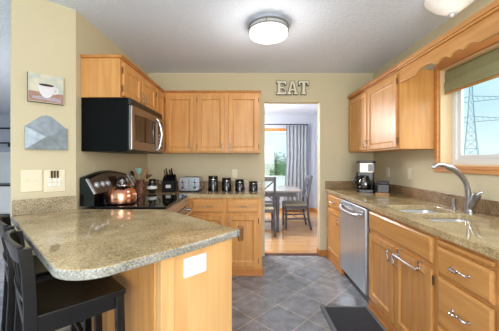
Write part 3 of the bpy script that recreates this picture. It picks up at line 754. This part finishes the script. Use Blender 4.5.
utensil('spoon', 'steel serving spoon leaning left below the black ladle', 'spoon', 'chrome', (.03, -.01, .012), (-.085, -.05, .215), 'spoon')
# dark pitcher right of the crock
t = thing('pitcher', 'small black and white pitcher between the crock and the knife block', 'pitcher', (-1.10, 2.99, Z))
bm = BM(); lathe(bm, [(0, 0), (.032, 0), (.038, .01), (.052, .05), (.054, .075), (.042, .11), (.034, .135), (.040, .160), (.036, .160), (.030, .135), (0, .12)], 28); obj('body', bm, 'black_ceramic', t, 0, True)
bm = BM(); lathe(bm, [(.0525, .05), (.0555, .06), (.0555, .075), (.0525, .085)], 28); obj('white_band', bm, 'white_plastic', t, 0, True)
bm = BM(); tube(bm, smoothpath([(.036, .01, .145), (.075, .01, .14), (.085, .01, .10), (.052, .01, .065)], 5), .006, 8); obj('handle', bm, 'black_ceramic', t, 0, True)

# ------------------------------------------------------------------ coffee maker and grinder
t = thing('coffee_maker', 'black and steel drip coffee maker in the right corner', 'coffee maker', (1.40, 3.14, Z), -.35)
bm = BM(); prism(bm, rrect(-.10, .10, -.11, .11, .03), 0, .035); obj('base', bm, 'black_plastic', t, .004)
bm = BM(); prism(bm, rrect(-.10, .10, .03, .11, .02), .0355, .23); obj('column', bm, 'black_plastic', t, .004)
bm = BM(); prism(bm, rrect(-.10, .10, -.11, .11, .035), .2305, .345); obj('brew_head', bm, 'steel_dark', t, .004)
bm = BM(); prism(bm, rrect(-.103, .103, -.113, .113, .035), .3455, .368); obj('lid', bm, 'black_plastic', t, .006)
bm = BM(); box(bm, .02, .085, -.113, -.1105, .245, .33); obj('control_panel', bm, 'black_glass', t)
bm = BM(); lathe(bm, [(.0, .037), (.055, .037), (.072, .06), (.073, .10), (.06, .145), (.045, .165), (.045, .17), (.0425, .17), (.0425, .165), (.057, .144), (.070, .10), (.069, .062), (.053, .040), (0, .040)], 28, (-.01, -.045, 0)); cf = obj('carafe', bm, 'carafe_glass', t, 0, True)
bm = BM(); lathe(bm, [(0, .041), (.052, .041), (.068, .062), (.069, .085), (0, .085)], 28, (-.01, -.045, 0)); obj('coffee', bm, 'black_glass', cf, 0, True)
bm = BM(); lathe(bm, [(.046, .168), (.048, .172), (.045, .19), (0, .193)], 24, (-.01, -.045, 0)); obj('carafe_lid', bm, 'black_plastic', cf, 0, True)
bm = BM(); tube(bm, smoothpath([(-.055, -.065, .168), (-.11, -.085, .172), (-.125, -.09, .13), (-.108, -.085, .085), (-.078, -.07, .08)], 5), .009, 8, True, 1.3); obj('carafe_handle', bm, 'black_plastic', cf, 0, True)
t = thing('coffee_grinder', 'low black grinder with a pale base, right of the coffee maker', 'grinder', (1.47, 2.88, Z), -.3)
bm = BM(); prism(bm, rrect(-.066, .066, -.055, .055, .025), 0, .022); obj('base', bm, 'wood_light', t, .003)
bm = BM(); prism(bm, rrect(-.074, .074, -.062, .062, .025), .0225, .115); obj('housing', bm, 'black_plastic', t, .006)
bm = BM(); prism(bm, rrect(-.064, .064, -.055, .055, .025), .1155, .145); obj('lid', bm, 'dark_grey', t, .008)

# ------------------------------------------------------------------ wall plates
def plate_x(y, z, lb, wide=.07, sock=1, g=None):
    t = thing('outlet_plate', lb, 'outlet', (XR-.0005, y, z), -PI/2, g)
    bm = BM(); prism(bm, rrect(-wide/2, wide/2, -.057, .057, .006), -.006, -.0005, 'y'); obj('plate', bm, 'almond_plastic', t, .002)
    bm = BM(); prism(bm, rrect(-.016, .016, -.033, .033, .01), -.0085, -.0065, 'y'); obj('socket', bm, 'almond_plastic', t, .001)
    return t
plate_x(2.69, 1.135, 'almond outlet plate on the right wall between the coffee maker and the window')
t = plate_x(3.12, 1.135, 'almond outlet plate on the right wall just behind the coffee maker')
t = thing('outlet_plate', 'almond outlet plate on the back wall above the canisters', 'outlet', (-.185, YB-.0005, 1.10))
bm = BM(); prism(bm, rrect(-.035, .035, -.057, .057, .006), -.006, -.0005, 'y'); obj('plate', bm, 'almond_plastic', t, .002)
bm = BM(); prism(bm, rrect(-.016, .016, -.033, .033, .01), -.0085, -.0065, 'y'); obj('socket', bm, 'almond_plastic', t, .001)
# things on the angled wall: local x = u along the wall, front face at y = 0 looking to -y
WW = 2.3935
def uw(px):   # distance u on the angled wall
    k = (px-248.6)/262; t_ = -(1.345+k*2.04)/(1-k); return .4914-t_*math.sqrt(2)
def zw(px, py):
    u = uw(px); Y = (u+WW)/math.sqrt(2); return CAMZ-(py-161)*Y/262
for nm, cat, lb, x0, x1, kind in (('switch_plate', 'switch', 'almond double toggle switch plate nearest the wall end, below the metal envelope', 20.5, 42, 's'), ('switch_plate', 'switch', 'almond plate with raised ivory block ornament, right of the plain switch plate', 43.5, 65, 'o')):
    u0, u1 = uw(x0), uw(x1); zc = (zw((x0+x1)/2, 169.5)+zw((x0+x1)/2, 192))/2; zh = (zw((x0+x1)/2, 169.5)-zw((x0+x1)/2, 192))/2*.97
    t = thing(nm, lb, cat, ((u0+u1)/2/math.sqrt(2)-WW/math.sqrt(2), (u0+u1)/2/math.sqrt(2)+WW/math.sqrt(2), zc), PEN)
    hw = (u1-u0)/2
    bm = BM(); prism(bm, rrect(-hw, hw, -zh, zh, .006), -.007, -.0005, 'y'); obj('plate', bm, 'almond_plastic', t, .002)
    if kind == 's':
        for x in (-.024, .024):
            bm = BM(); box(bm, x-.006, x+.006, -.0085, -.0072, -.013, .013); box(bm, x-.004, x+.004, -.018, -.0086, .0, .009); obj('toggle', bm, 'almond_plastic', t, .001)
    else:
        bm = BM()
        for i in range(3): box(bm, -.024+i*.018, -.012+i*.018, -.016, -.0072, .022, .075)
        obj('raised_bars', bm, 'bronze', t, .001)
        bm = BM()
        for i in range(3):
            box(bm, -.04+i*.028, -.018+i*.028, -.014, -.0072, -.006, .018); box(bm, -.04+i*.028, -.018+i*.028, -.014, -.0072, -.040, -.014)
        obj('raised_blocks', bm, 'white_plastic', t, .002)
# metal envelope pocket
ua, ub = uw(24.5), uw(66.5); zt0 = zw(24.5, 124); zb0 = zw(45, 149.5); zpk = zw(45, 115.5)
zb0 = (zw(24.5, 149)+zw(66.5, 150))/2; ztt = (zw(24.5, 124)+zw(66.5, 131))/2
uc = (ua+ub)/2; hw = (ub-ua)/2
t = thing('metal_envelope', 'galvanised metal wall pocket shaped like an open envelope below the picture', 'wall pocket', ((uc-WW)/math.sqrt(2), (uc+WW)/math.sqrt(2), zb0), PEN)
H = ztt-zb0; HP = zpk-zb0
bm = BM(); prism(bm, [(-hw, 0), (hw, 0), (hw, H), (hw*.25, HP-.006), (0, HP+.002), (-hw*.25, HP-.006), (-hw, H)], -.004, -.001, 'y'); obj('back_flap', bm, 'sky_metal', t)
def fold(bm, tri, y):
    a = [Vector((p[0], p[2], p[1])) for p in tri]
    lo = [bm.verts.new(v) for v in a]; hi = [bm.verts.new(v+Vector((0, -.002, 0))) for v in a]
    bm.faces.new(lo); bm.faces.new(hi)
    for i in range(3): bm.faces.new([lo[i], lo[(i+1) % 3], hi[(i+1) % 3], hi[i]])
cz = H*.52
bm = BM(); fold(bm, [(-hw, 0, -.022), (-hw, H, -.022), (0.01, cz, -.038)], 0); obj('left_fold', bm, 'sky_metal', t)
bm = BM(); fold(bm, [(hw, 0, -.022), (hw, H, -.022), (-.01, cz, -.038)], 0); obj('right_fold', bm, 'sky_metal', t)
bm = BM(); fold(bm, [(-hw, 0, -.025), (hw, 0, -.025), (0, cz+.012, -.045)], 0); obj('bottom_fold', bm, 'sky_metal', t)
bm = BM(); box(bm, -hw, -hw+.002, -.024, -.001, 0, H); box(bm, hw-.002, hw, -.024, -.001, 0, H); box(bm, -hw, hw, -.026, -.001, -.002, 0); obj('side_walls', bm, 'sky_metal', t)
# canvas with a coffee cup
ua, ub = uw(27.5), uw(63); uc = (ua+ub)/2; hw = (ub-ua)/2; zb = (zw(28, 101)+zw(63, 105.5))/2; zt = (zw(28, 72)+zw(63, 79))/2; H = zt-zb
t = thing('picture', 'small stretched canvas with a painted coffee cup on the angled wall', 'picture', ((uc-WW)/math.sqrt(2), (uc+WW)/math.sqrt(2), zb), PEN)
obj('canvas', B(-hw, hw, -.028, -.001, 0, H), 'canvas_print', t, .001)
mat('print_red', (176, 138, 122), .7, noise=.25, scale=40); mat('print_white', (226, 222, 226), .7, noise=.08, scale=40); mat('print_brown', (58, 36, 24), .7, noise=.1); mat('print_mauve', (178, 166, 178), .7, noise=.15, scale=40); mat('canvas_edge', (70, 56, 46), .8, noise=.2)
obj('painted_tablecloth', B(-hw+.002, hw-.002, -.0286, -.0281, .004, H*.36), 'print_red', t)
bm = BM(); prism(bm, [(-hw*.8, H*.12), (hw*.85, H*.06), (hw*.8, H*.18), (0, H*.22), (-hw*.75, H*.2)], -.0291, -.0287, 'y'); obj('painted_saucer', bm, 'print_mauve', t)
bm = BM(); cup = [(-hw*.48, H*.62)]+[(hw*(-.0+.48*math.cos(a)), H*(.62+.46*math.sin(a))) for a in [PI+PI*i/10 for i in range(1, 10)]]+[(hw*.48, H*.62)]
prism(bm, cup, -.0296, -.0292, 'y')
prism(bm, [(hw*.44, H*.58), (hw*.68, H*.56), (hw*.66, H*.36), (hw*.38, H*.3), (hw*.4, H*.36), (hw*.56, H*.4), (hw*.58, H*.5), (hw*.46, H*.52)], -.0296, -.0292, 'y')
obj('painted_cup', bm, 'print_white', t)
bm = BM(); prism(bm, [(hw*.44*math.cos(2*PI*i/16), H*(.62+.045*math.sin(2*PI*i/16))) for i in range(16)], -.0301, -.0297, 'y'); obj('painted_coffee', bm, 'print_brown', t)
bm = BM(); box(bm, -hw-.0015, -hw-.0002, -.0285, -.001, 0, H); box(bm, -hw, hw, -.0285, -.001, -.0015, -.0002); obj('dark_edge', bm, 'canvas_edge', t)

# ------------------------------------------------------------------ EAT letters
def letter(name, ch, x0, x1, polys, holes, lb):
    x0 -= .004; x1 += .004; wd_ = x1-x0; H = .184
    t = thing(name, lb, 'letter', (x0, YB-.001, 1.267+(161-95.3)*YB/262), 0, 'wall letters over the doorway')
    bm = BM(); prism(bm, [(a*wd_, b*H) for a, b in polys], -.033, -.0005, 'y', [[(a*wd_, b*H) for a, b in h] for h in (holes or [])])
    fr_ = [f for f in bm.faces if f.normal.y < -.9 or (abs(f.normal.y) > .9 and f.calc_center_median().y < -.03)]
    if len(fr_) > 1: fr_ = bmesh.ops.dissolve_faces(bm, faces=fr_)['region'] if not holes else fr_
    fr_ = [f for f in bm.faces if abs(f.normal.y) > .9 and f.calc_center_median().y < -.03]
    bmesh.ops.inset_region(bm, faces=fr_, thickness=.005, depth=0, use_even_offset=True)
    for f in fr_: f.material_index = 1
    obj('letter_body', bm, ['letter_side', 'letter_face'], t)
E_ = [(0, 0), (1, 0), (1, .32), (.80, .32), (.80, .2), (.45, .2), (.45, .42), (.62, .42), (.62, .34), (.76, .34), (.76, .68), (.62, .68), (.62, .6), (.45, .6), (.45, .8), (.80, .8), (.80, .70), (1, .70), (1, 1), (0, 1), (0, .82), (.12, .82), (.12, .18), (0, .18)]
A_ = [(0, 0), (.42, 0), (.42, .17), (.34, .17), (.38, .28), (.62, .28), (.66, .17), (.58, .17), (.58, 0), (1, 0), (1, .17), (.92, .17), (.66, 1), (.34, 1), (.08, .17), (0, .17)]
T_ = [(.24, 0), (.76, 0), (.76, .18), (.66, .18), (.66, .82), (.80, .82), (.80, .66), (1, .66), (1, 1), (0, 1), (0, .66), (.20, .66), (.20, .82), (.34, .82), (.34, .18), (.24, .18)]
sx = lambda p: (p-248.6)*YB/262
letter('letter', 'E', sx(276.2), sx(286), E_, None, 'cream and brown block letter E above the doorway')
letter('letter', 'A', sx(286.8), sx(297.4), A_, [[(.43, .44), (.57, .44), (.5, .72)]], 'cream and brown block letter A above the doorway')
letter('letter', 'T', sx(298.2), sx(308.2), T_, None, 'cream and brown block letter T above the doorway')

# ------------------------------------------------------------------ lamps
t = thing('ceiling_light', 'round drum ceiling light with glowing white diffuser in the middle of the ceiling', 'ceiling light', (.17, 2.235, ZC))
bm = BM(); lathe(bm, [(0, -.0005), (.152, -.0005), (.156, -.032), (0, -.032)], 40); obj('mount', bm, 'steel_soft', t, 0, True)
bm = BM(); lathe(bm, [(.160, -.028), (.170, -.028), (.170, -.040), (.160, -.040)], 48)
f0 = list(bm.verts); lathe(bm, [(.1655, -.064), (.171, -.064), (.171, -.073), (.1655, -.073)], 48)
for a in (20, 140, 260):
    a = math.radians(a); box(bm, -.004, .004, -.002, .002, -.073, -.028, Matrix.Translation((.171*math.cos(a), .171*math.sin(a), 0)))
obj('metal_rings', bm, 'ring_steel', t, 0, True)
bm = BM(); lathe(bm, [(.152, -.0405), (.163, -.0405), (.164, -.068), (.152, -.068)], 48); obj('upper_band', bm, 'frost', t, 0, True)
bm = BM(); lathe(bm, [(0, -.0685), (.164, -.0685), (.165, -.095), (.155, -.108), (.09, -.118), (0, -.121)], 48); obj('diffuser', bm, 'glow_white', t, 0, True)
bl = bulb('ceiling_light_bulb', (.165, 2.21, ZC-.30), 5, (1, .95, .88), .15)
t = thing('ceiling_light', 'slumped glass ceiling light with a grey finial near the right wall above the sink', 'ceiling light', (1.43, 1.84, ZC))
bm = BM(); lathe(bm, [(0, -.0005), (.16, -.0005), (.165, -.02), (.16, -.03), (.11, -.085), (.05, -.128), (.0, -.14)], 40); obj('glass_bowl', bm, 'glow_dim', t, 0, True)
bm = BM(); lathe(bm, [(0, -.1405), (.022, -.141), (.026, -.15), (.012, -.162), (0, -.165)], 20); obj('finial', bm, 'steel_soft', t, 0, True)
bulb('sink_light_bulb', (1.38, 1.80, ZC-.32), .5, (1, .93, .82), .1)
# added fill lights for the rooms beyond, without any fixture
bulb('dining_fill', (-.35, 4.9, 1.95), 105, (1, .97, .93), .2)
bulb('living_fill', (-3.9, 2.2, 1.3), 34, (.95, .97, 1), .25)

# ------------------------------------------------------------------ floor mat
t = thing('floor_mat', 'dark woven mat with grey rubber border on the tiles by the sink', 'mat', (.825, 1.83, 0))
bm = BM(); prism(bm, rrect(-.205, .195, -.55, .45, .01), .001, .010); obj('border', bm, 'grey_rubber', t, .002)
obj('mat_field', B(-.170, .175, -.515, .415, .0102, .015), 'mat_weave', t, .001)

# ------------------------------------------------------------------ counter stools, local x points to the peninsula
def stool(loc_u, loc_w, label):
    x, y = (loc_u-loc_w)/math.sqrt(2), (loc_u+loc_w)/math.sqrt(2)
    t = thing('counter_stool', label, 'stool', (x, y, 0), PEN, 'black stools at the peninsula')
    # seat: saddle, front at +x
    bm = BM(); n = 10; sd, sw_ = .37, .39
    g = [[None]*(n+1) for _ in range(n+1)]; h = [[None]*(n+1) for _ in range(n+1)]
    for i in range(n+1):
        for j in range(n+1):
            a = i/n; b = j/n-.5; xx = a*sd; yy = b*(sw_-.03*(1-a)); dz = -.012*math.sin(PI*a)*(1-(2*b)**2)
            g[i][j] = bm.verts.new((xx, yy, .668+dz)); h[i][j] = bm.verts.new((xx, yy, .640))
    for i in range(n):
        for j in range(n):
            bm.faces.new([g[i][j], g[i+1][j], g[i+1][j+1], g[i][j+1]]); bm.faces.new([h[i][j], h[i][j+1], h[i+1][j+1], h[i+1][j]])
    for i in range(n):
        for A in ((g, h),):
            bm.faces.new([g[i][0], h[i][0], h[i+1][0], g[i+1][0]]); bm.faces.new([g[i][n], g[i+1][n], h[i+1][n], h[i][n]])
            bm.faces.new([g[0][i], g[0][i+1], h[0][i+1], h[0][i]]); bm.faces.new([g[n][i], h[n][i], h[n][i+1], g[n][i+1]])
    obj('seat', bm, 'black_paint', t, .006)
    bm = BM()
    for s in (-1, 1): box(bm, .03, .34, s*.165-.009, s*.165+.009, .58, .6395)
    box(bm, .33, .348, -.155, .155, .58, .6395); box(bm, .02, .038, -.15, .15, .58, .6395)
    obj('apron', bm, 'black_paint', t, .002)
    for s in (-1, 1):
        bm = BM(); m = Matrix.Translation((.345, s*.172, 0)); box(bm, -.018, .018, -.018, .018, 0, .6395, m)
        for v in bm.verts:
            if v.co.z < .1: v.co.x += .012; v.co.y += s*.012
        obj('leg', bm, 'black_paint', t, .003)
        # rear post, leg and back upright in one curved piece
        bm = BM(); prof = [(-.02, 0), (.008, .30), (.022, .60), (.022, .72), (.016, .84), (.004, .938)]
        rings = []
        for x_, z_ in prof:
            rings.append([bm.verts.new((x_+a, s*.176+b, z_)) for a, b in ((-.021, -.013), (.021, -.013), (.021, .013), (-.021, .013))])
        for a, b in zip(rings, rings[1:]):
            for k in range(4): bm.faces.new([a[k], a[(k+1) % 4], b[(k+1) % 4], b[k]])
        bm.faces.new(rings[0]); bm.faces.new(rings[-1])
        obj('back_post', bm, 'black_paint', t, .003)
    # curved rails
    def rail(z0, z1, xo, bow, th=.010, name='top_rail'):
        bm = BM(); n = 12; R = []
        for i in range(n+1):
            b = i/n-.5; yy = b*.350; bx = xo-bow*(1-(2*b)**2)
            lean = -.30*(z1-z0)
            R.append([bm.verts.new((bx-th, yy, z0)), bm.verts.new((bx+th, yy, z0)), bm.verts.new((bx+th+lean, yy, z1+.012*(1-(2*b)**2))), bm.verts.new((bx-th+lean, yy, z1+.012*(1-(2*b)**2)))])
        for a, b in zip(R, R[1:]):
            for k in range(4): bm.faces.new([a[k], a[(k+1) % 4], b[(k+1) % 4], b[k]])
        bm.faces.new(R[0]); bm.faces.new(R[-1]); obj(name, bm, 'black_paint', t, .003)
    rail(.87, .946, .014, .030, name='top_rail'); rail(.715, .74, .02, .016, name='lower_rail')
    for b in (-.09, -.03, .03, .09):
        bm = BM(); f = 1-(b/.175)**2
        pts = [(.02-.016*f, b, .738), (.016-.020*f, b, .79), (.014-.025*f, b, .83), (.012-.028*f, b, .875)]
        rings = [[bm.verts.new((p[0]+a, p[1]+c, p[2])) for a, c in ((-.006, -.014), (.006, -.014), (.006, .014), (-.006, .014))] for p in pts]
        for a, c in zip(rings, rings[1:]):
            for k in range(4): bm.faces.new([a[k], a[(k+1) % 4], c[(k+1) % 4], c[k]])
        bm.faces.new(rings[0]); bm.faces.new(rings[-1]); obj('back_slat', bm, 'black_paint', t, .002)
    for s in (-1, 1): obj('stretcher', B(.015, .34, s*.178-.009, s*.178+.009, .20, .225), 'black_paint', t, .002)
    obj('footrest', B(.338, .362, -.165, .165, .17, .20), 'black_paint', t, .002)
    obj('stretcher', B(-.012, .008, -.165, .165, .25, .275), 'black_paint', t, .002)
    return t
stool(.096, 1.475, 'black wooden counter stool nearest the camera with its seat in full view')
stool(.075, 1.965, 'black wooden counter stool behind the nearest one, closer to the angled wall')

# ------------------------------------------------------------------ dining room
t = thing('dining_table', 'grey dining table beyond the doorway', 'table', (.42, 5.02, 0))
bm = BM(); prism(bm, rrect(-.95, .53, -.46, .46, .06), .715, .75); obj('tabletop', bm, 'table_grey', t, .006)
obj('apron', B(-.85, .43, -.36, .36, .63, .7145), 'grey_wood', t, .003)
for sx_ in (-.80, .10+.0):
    for sy in (-.34, .34):
        bm = BM(); lathe(bm, [(0, 0), (.028, 0), (.032, .05), (.026, .10), (.030, .35), (.040, .50), (.030, .56), (.040, .58), (.040, .6295), (0, .6295)], 16, (sx_, sy, 0)); obj('leg', bm, 'grey_wood', t, 0, True)
def xchair(loc, rz, label):
    # local: seat front at -y, back at +y ; the back leans to +y
    t = thing('dining_chair', label, 'chair', loc, rz, 'grey cross-back dining chairs')
    bm = BM(); prism(bm, rrect(-.225, .225, -.215, .205, .04), .445, .475); obj('seat', bm, 'seat_cloth', t, .008)
    bm = BM()
    for s in (-1, 1): box(bm, s*.19-.01, s*.19+.01, -.18, .18, .39, .4445)
    box(bm, -.18, .18, -.20, -.18, .39, .4445); box(bm, -.18, .18, .175, .195, .39, .4445); obj('apron', bm, 'grey_wood', t, .002)
    for s in (-1, 1):
        bm = BM(); tube(bm, [(s*.20, -.19, 0), (s*.195, -.188, .4445)], [.018, .026], 4); obj('leg', bm, 'grey_wood', t, .002)
        bm = BM(); tube(bm, smoothpath([(s*.205, .27, 0), (s*.20, .225, .22), (s*.2, .205, .45), (s*.2, .225, .70), (s*.2, .285, 1.0)], 4), .021, 4); obj('back_post', bm, 'grey_wood', t, .002)
    bm = BM(); box(bm, -.2, .2, .262, .288, .93, 1.0); obj('top_rail', bm, 'grey_wood', t, .004)
    bm = BM(); box(bm, -.19, .19, .205, .225, .56, .60); obj('lower_rail', bm, 'grey_wood', t, .003)
    for s in (-1, 1):
        bm = BM(); tube(bm, smoothpath([(-s*.185, .218+.004*s, .60), (0, .235+.004*s, .765), (s*.185, .270+.004*s, .93)], 4), .012, 6, True, 1.0); obj('cross_brace', bm, 'grey_wood', t)
    bm = BM(); box(bm, -.19, .19, -.008, .008, .19, .215)
    for s in (-1, 1): box(bm, s*.197-.009, s*.197+.009, -.18, .21, .19, .215)
    obj('stretchers', bm, 'grey_wood', t, .002)
xchair((.88, 5.02, 0), -PI/2, 'grey cross-back chair with pale seat at the right end of the dining table')
xchair((.235, 4.62, 0), PI, 'grey cross-back chair at the near side of the dining table, its back to the kitchen')
# curtain on a rod
t = thing('curtain', 'blue grey pleated curtain hanging right of the dining window', 'curtain', (1.20, DYF-.11, 0))
bm = BM(); n = 90; R = []
for i in range(n+1):
    f = i/n; x = -.27+.52*f; y = .026*math.sin(f*2*PI*6+.5*math.sin(9*f)); lo = x*1.12-.02
    R.append([bm.verts.new((x, y, 2.15)), bm.verts.new((x*.96, y*1.1, 1.4)), bm.verts.new((lo*.98, y*1.25, .5)), bm.verts.new((lo, y*1.25, .05))])
for a, b in zip(R, R[1:]):
    for k in range(3): bm.faces.new([a[k], b[k], b[k+1], a[k+1]])
o = obj('fabric', bm, 'curtain_cloth', t, 0, True); so = o.modifiers.new('solid', 'SOLIDIFY'); so.thickness = .004
for k in range(6):
    bm = BM(); x = -.25+k*.098
    pts = [(x, .022*math.cos(a), 2.17+.022*math.sin(a)) for a in [2*PI*i/14 for i in range(14)]]; tube(bm, pts+pts[:1], .003, 6, False); obj('ring', bm, 'dark_grey', t, 0, True)
t = thing('curtain_rod', 'dark curtain rod over the dining window', 'curtain rod', (.68, DYF-.11, 2.172))
obj('rod', tube(BM(), [(-.78, 0, 0), (.80, 0, 0)], .011, 10), 'dark_grey', t, 0, True)
for x in (-.70, .78):
    bm = BM(); box(bm, x-.006, x+.006, 0, .109, -.006, .006); obj('bracket', bm, 'dark_grey', t)
# living room glimpse: blinds, rod, shelf, sideboard
t = thing('window_blind', 'white horizontal blind seen past the left wall end', 'blind', (-6.1, DYF-.06, 0))
obj('head_rail', B(-.80, .80, -.02, .02, 1.43, 1.47), 'white_vinyl', t, .003)
bm = BM()
for i in range(42):
    z = 1.415-i*.024; box(bm, -.79, .79, -.018, .018, -.001, .001, Matrix.Translation((0, 0, z)) @ Matrix.Rotation(1.1, 4, 'X'))
sl_ = obj('slats', bm, 'white_vinyl', t)
t = thing('curtain_rod', 'short black curtain rod end high on the wall at the far left edge', 'curtain rod', (-6.2, DYF-.1, 2.08))
obj('rod', tube(BM(), [(-.8, 0, 0), (.62, 0, 0)], .02, 8), 'black_plastic', t, 0, True)
bm = BM(); lathe(bm, [(0, -.05), (.04, -.03), (.05, 0), (.04, .03), (0, .05)], 12, (.64, 0, 0)); obj('finial', bm, 'black_plastic', t, 0, True)
obj('bracket', B(.50, .53, .0, .0995, -.02, .10), 'wood_dark', t)
t = thing('wall_shelf', 'small dark shelf on the wall at the far left edge', 'shelf', (-5.95, DYF-.001, 1.70))
obj('board', B(-.25, .25, -.14, 0, 0, .03), 'dark_grey', t, .003); obj('bracket', B(-.02, .02, -.10, 0, -.08, -.001), 'dark_grey', t)
t = thing('sideboard', 'low pale grey sideboard below the blinds at the far left edge', 'sideboard', (-5.9, 6.1, 0))
obj('cabinet_body', B(-.8, .8, -.22, .22, .08, .70), 'white_vinyl', t, .005); obj('top', B(-.83, .83, -.24, .24, .7005, .735), 'dark_grey', t, .004)
for s in (-1, 1):
    obj('door', B(s*.40-.38, s*.40+.38, -.236, -.2205, .11, .68), 'white_vinyl', t, .004)
for sx_ in (-.74, .74):
    for sy in (-.18, .18): obj('leg', B(sx_-.02, sx_+.02, sy-.02, sy+.02, 0, .0795), 'dark_grey', t)

# ------------------------------------------------------------------ outdoors
struct(obj('ground', B(-120, 200, -60, 260, -1.3, -1.2), 'grass'))
def tree(x, y, z0, h, r, nleaf, label, m, seed):
    rnd = random.Random(seed)
    t = thing('tree', label, 'tree', (x, y, z0), 0, 'trees outside the dining window')
    bm = BM(); tube(bm, [(0, 0, 0), (.05, 0, h*.4), (0, .05, h*.8)], [.12, .09, .04], 8); obj('trunk', bm, 'bark', t, 0, True)
    bm = BM()
    for i in range(nleaf):
        a = rnd.random()*2*PI; b = math.acos(2*rnd.random()-1); rr = r*(rnd.random()**.45)
        c = Vector((rr*math.sin(b)*math.cos(a), rr*math.sin(b)*math.sin(a), h*.62+rr*math.cos(b)*1.15))
        d = Vector((rnd.uniform(-1, 1), rnd.uniform(-1, 1), rnd.uniform(-.6, 1))).normalized(); s = d.orthogonal().normalized(); L = rnd.uniform(.14, .30)*r*.6
        bm.faces.new([bm.verts.new(c), bm.verts.new(c+d*L*.5+s*L*.22), bm.verts.new(c+d*L), bm.verts.new(c+d*L*.5-s*L*.22)])
    obj('foliage', bm, m, t)
tree(1.62, 15.5, -1.2, 3.3, .85, 1500, 'bushy green tree in the middle of the dining window', 'leaf', 1)
tree(1.02, 17.5, -1.2, 2.6, .75, 900, 'lower pale green tree at the left of the dining window', 'leaf_pale', 2)
tree(2.9, 17.5, -1.2, 3.0, .9, 900, 'green tree mostly behind the curtain', 'leaf', 3)
# deck rail outside the dining window
t = thing('deck_railing', 'pale deck railing outside the dining window', 'railing', (.7, 9.0, -1.2))
obj('panel', B(-3, 3, -.02, .02, .1, 1.92), 'white_vinyl', t, .004); obj('cap', B(-3.02, 3.02, -.05, .05, 1.9205, 1.96), 'white_vinyl', t, .004)
for x in (-3, 0, 3): obj('post', B(x-.05, x+.05, .0201, .12, 0, 1.92), 'white_vinyl', t)
# transmission pylons
def pylon(bx, by, H, wb, arms, label, sc=1.0):
    t = thing('pylon', label, 'pylon', (bx, by, -1.2), math.radians(-35), 'lattice pylons outside the sink window')
    bm = BM(); th = .04*sc; n = 13; c = []
    for i in range(n+1):
        f = i/n; z = H*f; hw_ = wb*(1-f)**1.8*.5+.16*sc
        c.append([Vector((a*hw_, b*hw_, z)) for a, b in ((-1, -1), (1, -1), (1, 1), (-1, 1))])
    for i in range(n):
        for k in range(4):
            k2 = (k+1) % 4
            tube(bm, [c[i][k], c[i+1][k]], th, 4, False); tube(bm, [c[i][k], c[i+1][k2]], th*.6, 4, False); tube(bm, [c[i][k2], c[i+1][k]], th*.6, 4, False); tube(bm, [c[i+1][k], c[i+1][k2]], th*.6, 4, False)
    obj('tower', bm, 'galvanised', t)
    for z, L in arms:
        bm = BM(); hw_ = .3*sc
        for s in (-1, 1):
            tip = Vector((s*L, 0, z+.1))
            for b in (-1, 1):
                lo = Vector((s*hw_, b*hw_, z)); hi = Vector((s*hw_, b*hw_, z+1.1*sc))
                tube(bm, [lo, tip], th*.8, 4, False); tube(bm, [hi, tip], th*.8, 4, False)
                for q in range(1, 7):
                    f = q/7; f2 = (q+1)/7 if q % 2 else (q-1)/7
                    tube(bm, [lo.lerp(tip, f), hi.lerp(tip, max(0, (q-.5)/7))], th*.5, 4, False)
            tube(bm, [tip*.92+Vector((0, 0, z*.08)), tip*.92+Vector((0, 0, z*.08-1.0*sc))], th*1.3, 6)
        obj('cross_arm', bm, 'galvanised', t)
pylon(52*(471-248.6)/262*1.0, 52, 21.5, 2.6, [(10.2, 6.4), (14.2, 6.6)], 'pale lattice power pylon seen through the sink window', 1.0)
print('done')
